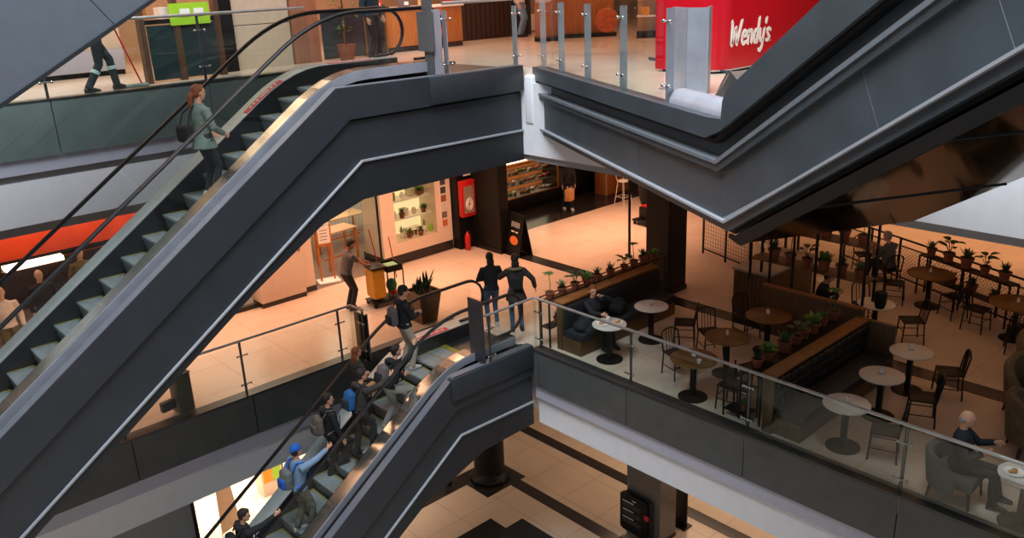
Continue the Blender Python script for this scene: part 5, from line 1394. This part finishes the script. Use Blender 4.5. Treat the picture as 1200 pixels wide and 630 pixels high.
# steel guards and covers at the foot of the angled escalator
t = thing('steel_guard', 'folded stainless steel guard sheet at the foot of the angled escalator', 'guard', (9.58, 7.0, H2))
def wallseg(a, b, h, th=.02):
    a, b = Vector((a[0], a[1], 0)), Vector((b[0], b[1], 0)); n_ = (b-a).normalized().cross(Vector((0, 0, 1)))*th
    return MB().plan([(a.x, a.y), (b.x, b.y), (b.x+n_.x, b.y+n_.y), (a.x+n_.x, a.y+n_.y)], .02, h)
wallseg((.22, .42), (-.03, .0), 1.08).build('left_sheet', GALV, t); wallseg((-.03, 0), (.02, -.34), 1.08).build('middle_sheet', GALV, t); wallseg((.02, -.34), (-.16, -.42), 1.1).build('right_flange', GALV, t)
MB().plan([(.22, .42), (-.03, .0), (.02, -.34), (-.2, -.42), (-.35, -.1), (-.05, .45)], 0, .02).build('floor_sheet', STEEL, t)
ga = c3(5.32, .3); gb = c3(6.72, .3); rzg = math.atan2(gb.y-ga.y, gb.x-ga.x); LG = (gb-ga).length
t = thing('curved_cover', 'half-round grey metal cover lying along the landing edge', 'cover', (ga.x, ga.y, H2+.02), rzg)
mb = MB(); ns = 12; vs = []; fs = []
for x_ in (0, LG):
    for rr_ in (.17, .158):
        for i in range(ns+1):
            a = PI*i/ns; vs.append((x_, rr_*math.cos(a), rr_*math.sin(a)))
q = ns+1
for i in range(ns): fs += [(i, i+1, 2*q+i+1, 2*q+i), (q+i, 3*q+i, 3*q+i+1, q+i+1), (i, q+i, q+i+1, i+1), (2*q+i, 2*q+i+1, 3*q+i+1, 3*q+i)]
mb.add(vs, fs, True).build('shell', GALV, t); MB().box(.05, LG-.04, -.14, .14, .0, .03).build('dark_inside', BLACKP, t)
t = thing('escalator_skirt_box', 'dark sloping metal box between the steel guard and red counter', 'box', (9.0, 5.9, H2), math.atan2(-dC.y, -dC.x))
MB().prism([(-.45, 0.0), (.3, 0), (.3, .16), (-.1, .36)], .0, .5).build('body', STEELD, t); MB().prism([(-.47, .01), (-.12, .37), (-.1, .37), (-.45, .0)], -.02, .0).build('bright_edge', CHROME, t)

# red food counter with white lettering
RY = 7.7
t = thing('food_counter', 'glossy red food counter with white script lettering', 'counter', (11.28, RY, H2))
mb = MB()
prof = [(0, .0)]
pl = []
for i in range(9):
    a = PI+PI/2*i/8; pl.append((.35+.35*math.cos(a), .35+.35*math.sin(a)))
mb.plan(pl+[(5, 0), (5, 1.2), (0, 1.2)], .04, 2.4).build('front', REDP, t)
pl2 = [(x_*.98+.06, y_*.94+.07) for x_, y_ in pl]
MB().plan(pl2+[(4.9, .07), (4.9, 1.1), (.07, 1.1)], 0, .04).build('kick_plate', BLACKM, t)
MB().plan([(x_-.01, y_-.01) for x_, y_ in pl]+[(5, -.01), (5, 0.1), (0, .6)], .035, .06).build('chrome_strip', CHROME, t)
# lettering strokes: (points in letter units), x advance
def stroke(mb, pts, w=.030, y=-.012):
    "rounded flat stroke on the front face, slightly slanted"
    P_ = [Vector((p[0]+p[1]*.12, y, p[1])) for p in pts]
    mb.tube(P_, [(w, .006)]*len(P_), 8, side=None) if False else None
    for a, b in zip(P_[:-1], P_[1:]):
        d = (b-a); 
        if d.length < 1e-5: continue
        n_ = Vector((-d.z, 0, d.x)).normalized()*w
        mb.add([a+n_, b+n_, b-n_, a-n_, a+n_+Vector((0, .01, 0)), b+n_+Vector((0, .01, 0)), b-n_+Vector((0, .01, 0)), a-n_+Vector((0, .01, 0))],
               [(0, 1, 2, 3), (0, 4, 5, 1), (1, 5, 6, 2), (2, 6, 7, 3), (3, 7, 4, 0)])
    for a in P_:
        vs = [(a.x+w*math.cos(2*PI*i/10), y-.0008, a.z+w*math.sin(2*PI*i/10)) for i in range(10)]; mb.add(vs, [tuple(range(10))])
def arc(cx, cy, rx, ry, a0, a1, n_=10): return [(cx+rx*math.cos(D(a0+(a1-a0)*i/n_)), cy+ry*math.sin(D(a0+(a1-a0)*i/n_))) for i in range(n_+1)]
G = []
G.append([[(0, .98), (.05, .9), (.12, .0), (.28, .72), (.42, .02), (.62, .98)]])                                            # W
G.append([[(0, .28), (.26, .34), (.27, .5), (.14, .56), (.03, .4), (.04, .12), (.14, .0), (.30, .1)]])                          # e
G.append([[(0, .55), (.02, .0)], [(.01, .3), (.08, .48), (.18, .54), (.24, .46), (.24, .02)]])                                  # n
G.append([[(.24, .45), (.14, .54), (.03, .42), (.02, .12), (.12, .0), (.24, .14)], [(.27, 1.02), (.24, .0)]])                      # d
G.append([[(0, .54), (.04, .1), (.14, .02), (.24, .16)], [(.28, .54), (.22, -.22), (.12, -.38), (.0, -.3)]])                       # y
G.append([[(.03, .98), (.0, .78)]])                                                                                           # '
G.append([[(.24, .46), (.12, .54), (.03, .42), (.12, .28), (.22, .16), (.14, .02), (.0, .06)]])                                 # s
ADV = [.70, .40, .36, .38, .34, .10, .3]
x_ = 0; names_ = []
LS = .37
for g, adv in zip(G, ADV):
    mb = MB()
    for s_ in g: stroke(mb, [((x_+p[0])*LS*1.2, p[1]*LS) for p in s_], .026)
    o = mb.build('letter', WHITEG, t); o.location = (.29, 0, .41)
    x_ += adv
mb = MB(); stroke(mb, [((x_+.02)*LS*1.2, .0), ((x_+.025)*LS*1.2, .0)], .012); o = mb.build('dot', WHITEG, t); o.location = (.29, 0, .41)

# ================================================================== GROUND FLOOR
t = thing('column', 'round black column with small framed picture on the ground floor', 'column', (12.52, 15.28, H0))
MB().lathe([(.52, 0), (.55, .08), (.5, .16), (.44, .22), (.42, .3)], (0, 0, 0), 8).build('base', BLACKP, t); MB().lathe([(.41, .3), (.41, 3.9)], (0, 0, 0), 24).build('shaft', BLACKP, t)
f_ = MB().box(-.14, .14, -.02, 0, -.17, .17).build('picture_frame', mat('gold_frame', (190, 160, 110), .4, .4), t); f_.location = (-.215, -.372, 1.45); f_.rotation_euler = (0, 0, D(-30))
i_ = MB().box(-.11, .11, -.025, -.02, -.14, .14).build('picture', mat('orange_print', (170, 84, 44), .5, var=.3, vscale=12), f_)
t = thing('column', 'square tiled pillar carrying the black information board downstairs', 'column', (13.33, 10.22, H0))
MB().box(0, .6, 0, .97, 0, 3.9).build('shaft', TILEP, t); MB().box(-.01, .61, -.01, .98, 0, .1).build('plinth', BLACKM, t)
t = thing('info_board', 'black rounded information totem on the tiled pillar', 'sign', (13.2, 10.85, H0), D(-90)); t.scale = (1, 1, .56)
def rrect(x0, x1, z0, z1, r_, y0, y1):
    pts = []
    for cx, cz, a0 in ((x1-r_, z1-r_, 0), (x0+r_, z1-r_, 90), (x0+r_, z0+r_, 180), (x1-r_, z0+r_, 270)):
        for i in range(6): a = D(a0+18*i); pts.append((cx+r_*math.cos(a), cz+r_*math.sin(a)))
    return MB().prism(pts, y0, y1)
rrect(-.42, .38, .2, 2.02, .14, -.03, .06).build('board', BLACKP, t); rrect(-.36, .46, .15, 2.06, .14, .06, .12).build('back_shell', STEELD, t)
for k_, z_ in enumerate((1.62, 1.22, .85)):
    MB().box(-.34, -.02, -.034, -.03, z_, z_+.035).build('heading', PAPER, t)
    for j in range(5): MB().box(-.34, .22-.04*((j+k_) % 3), -.033, -.03, z_-.06-.045*j, z_-.045-.045*j).build('text_line', C_GREY, t)
MB().add([(math.cos(a)*.06, -.034, 1.82+math.sin(a)*.06) for a in [PI+PI*i/10 for i in range(11)]]+[(math.cos(a)*.055, -.034, 1.84+math.sin(a)*.035) for a in [2*PI-PI*i/10 for i in range(11)]], [tuple(range(22))]).build('crescent_logo', PAPER, t)
MB().box(.3, .44, -.04, -.035, 1.18, 1.42).build('red_sticker', REDP, t)
t = thing('dark_panel_stand', 'narrow black panel standing behind the tiled pillar downstairs', 'panel', (14.35, 10.35, H0)); MB().bbox(-.03, .03, -.15, .2, 0.03, 2.3, .01).build('panel', BLACKP, t); MB().box(-.15, .15, -.2, .25, 0, .03).build('foot', BLACKM, t)
# black-topped kiosk pieces and round seat below
t = thing('kiosk_counter', 'black stepped counter top at the bottom edge of the picture', 'counter', (10.43, 12.27, H0))
LP = [(-1.6, -1.6), (.5, -1.6), (.5, 0), (0, 0), (0, .52), (-1.6, .52)]
MB().plan([(x_*.98, y_*.98) for x_, y_ in LP], 0, .95).build('body', BLACKP, t); MB().plan(LP, .95, 1.0).build('countertop', mat('matt_black', (18, 18, 18), .45, spec=.3), t)
MB().tube([(-.42+.22*math.cos(a), -.42+.22*math.sin(a), 1.02) for a in [2*PI*i/20 for i in range(21)]], .025, 8).build('ring', RUBBER, t)
# ground floor shop stand
t = thing('display_rack', 'small coloured display in the bright ground floor shop', 'rack', tuple(on(318, 574, H0)), 0)
MB().bbox(-.3, .3, -.2, .2, 0, 1.1, .01).build('body', CREAM, t); MB().box(-.25, .0, -.215, -.2, .4, 1.0).build('orange_card', ORSIGN, t); MB().box(.02, .24, -.215, -.2, .4, 1.0).build('green_card', GREENS, t); MB().box(.3, .33, -.2, .2, 0, 1.3).build('side_panel', BLACKM, t)
t = thing('canvas_banner', 'tall beige angled banner in the bright ground floor shop', 'banner', tuple(on(272, 622, H0)), D(20)); MB().prism([(-.3, .1), (.3, .1), (.12, 1.7), (-.25, 1.7)], -.01, .01).build('cloth', TANW, t); MB().tube([(-.28, .02, 0), (-.24, .02, 1.8)], .012, 6).build('pole', WOODL, t)

# lit shop behind the upper floor cleaner
t = thing('sales_counter', 'lilac-fronted counter with bright goods behind the walking cleaner', 'counter', (4.0, 18.6, H2))
MB().bbox(-2.5, 2.2, 0, .7, .1, .5, .01).build('front', LAV, t); MB().bbox(-2.5, 2.2, .05, .7, .5, .95, .01).build('upper_case', CREAM, t); MB().box(-2.5, 2.2, .1, .65, 0, .1).build('plinth', BLACKM, t)
for i in range(9):
    o = thing('goods_basket', 'basket of goods on the lilac-fronted counter', 'basket', (1.9+i*.5, 18.95, H2+.95), 0, 'baskets on the lilac-fronted counter')
    MB().lathe([(.12, 0), (.16, .14), (.15, .14), (.001, .02)], (0, 0, 0), 14).build('basket', (WOODL, DWOOD, CREAM)[i % 3], o); MB().ball((0, 0, .13), (.12, .12, .06), 10, 6).build('goods', (YPLAST, PAPER, BREAD)[i % 3], o)
t = thing('wall_display', 'warm lit wall display behind the lilac-fronted counter', 'display', (1.0, 21.0, H2))
MB().box(0, 5.6, .3, .4, 0, 3).build('back_board', CREAM, t); MB().box(0, 5.6, 0, .3, 1.1, 1.15).box(0, 5.6, 0, .3, .3, .35).build('shelf', WHITEG, t); MB().box(0, 5.6, .2, .28, 1.75, 1.85).build('lamp_strip', LAMPW, t)

# ================================================================== LIGHT
def area(name, loc, sx, sy, power, col, rot=(0, 0, 0), spread=180):
    l = bpy.data.lights.new(name, 'AREA'); l.shape = 'RECTANGLE'; l.size = sx; l.size_y = sy; l.energy = power; l.color = col; l.spread = math.radians(spread)
    o = bpy.data.objects.new(name, l); COL.objects.link(o); o.location = loc; o.rotation_euler = rot
    return o
WARM = (1, .51, .31); WARM2 = (1, .52, .2); NEUT = (1, .78, .58); COOL = (.86, .93, 1.0)
area('ceiling_light_promenade', (6.5, 16.9, 3.6), 9, 1.6, 230, WARM, spread=140)
area('ceiling_light_plaza', (18, 15.6, 3.6), 5, 2.6, 165, WARM, spread=100)
area('ceiling_light_column', (12.5, 15.9, 3.6), 3, 2.6, 130, WARM, spread=130)
area('ceiling_light_shop', (11, 21, 3.6), 7, 4, 260, NEUT)
area('ceiling_light_fashion_shop', (3, 19.6, 3.4), 5, 2, 60, WARM)
area('ceiling_light_cafe', (15.5, 6.5, 3.7), 4, 6, 26, WARM2)
area('ceiling_light_beyond', (23, 7, 3.7), 3, 10, 150, (1, .5, .24), spread=100)
area('ceiling_light_ground', (17.5, 10, -1.8), 3, 9, 300, (1, .66, .44))
area('fill_light_ground_opposite', (-5, 2, -1.8), 5, 10, 800, NEUT)  # added fill to brighten the tiled pillar
area('ceiling_light_ground_shop', (7.5, 19.5, -1.8), 5, 4, 700, (1, .74, .58), spread=120)
area('ceiling_light_upper_left', (5, 18.5, 9.1), 8, 4, 250, (1, .68, .46))
area('ceiling_light_upper_mid', (13, 17.5, 9.1), 5, 4, 230, WARM)
area('ceiling_light_upper_far', (18, 12, 9.1), 6, 6, 230, WARM)
area('ceiling_light_food_counter', (12.5, 6.4, 9.1), 3, 2, 60, NEUT)
area('skylight', (3, 6, 19), 10, 10, 6000, COOL)
w = bpy.data.worlds.new('atrium_daylight'); scn.world = w; w.use_nodes = True
bg = w.node_tree.nodes['Background']; bg.inputs['Color'].default_value = (.68, .76, .88, 1); bg.inputs['Strength'].default_value = .27
scn.view_settings.view_transform = 'Standard'; scn.view_settings.look = 'None'
scn.view_settings.exposure = 0; scn.view_settings.gamma = 1
scn.view_settings.use_curve_mapping = False
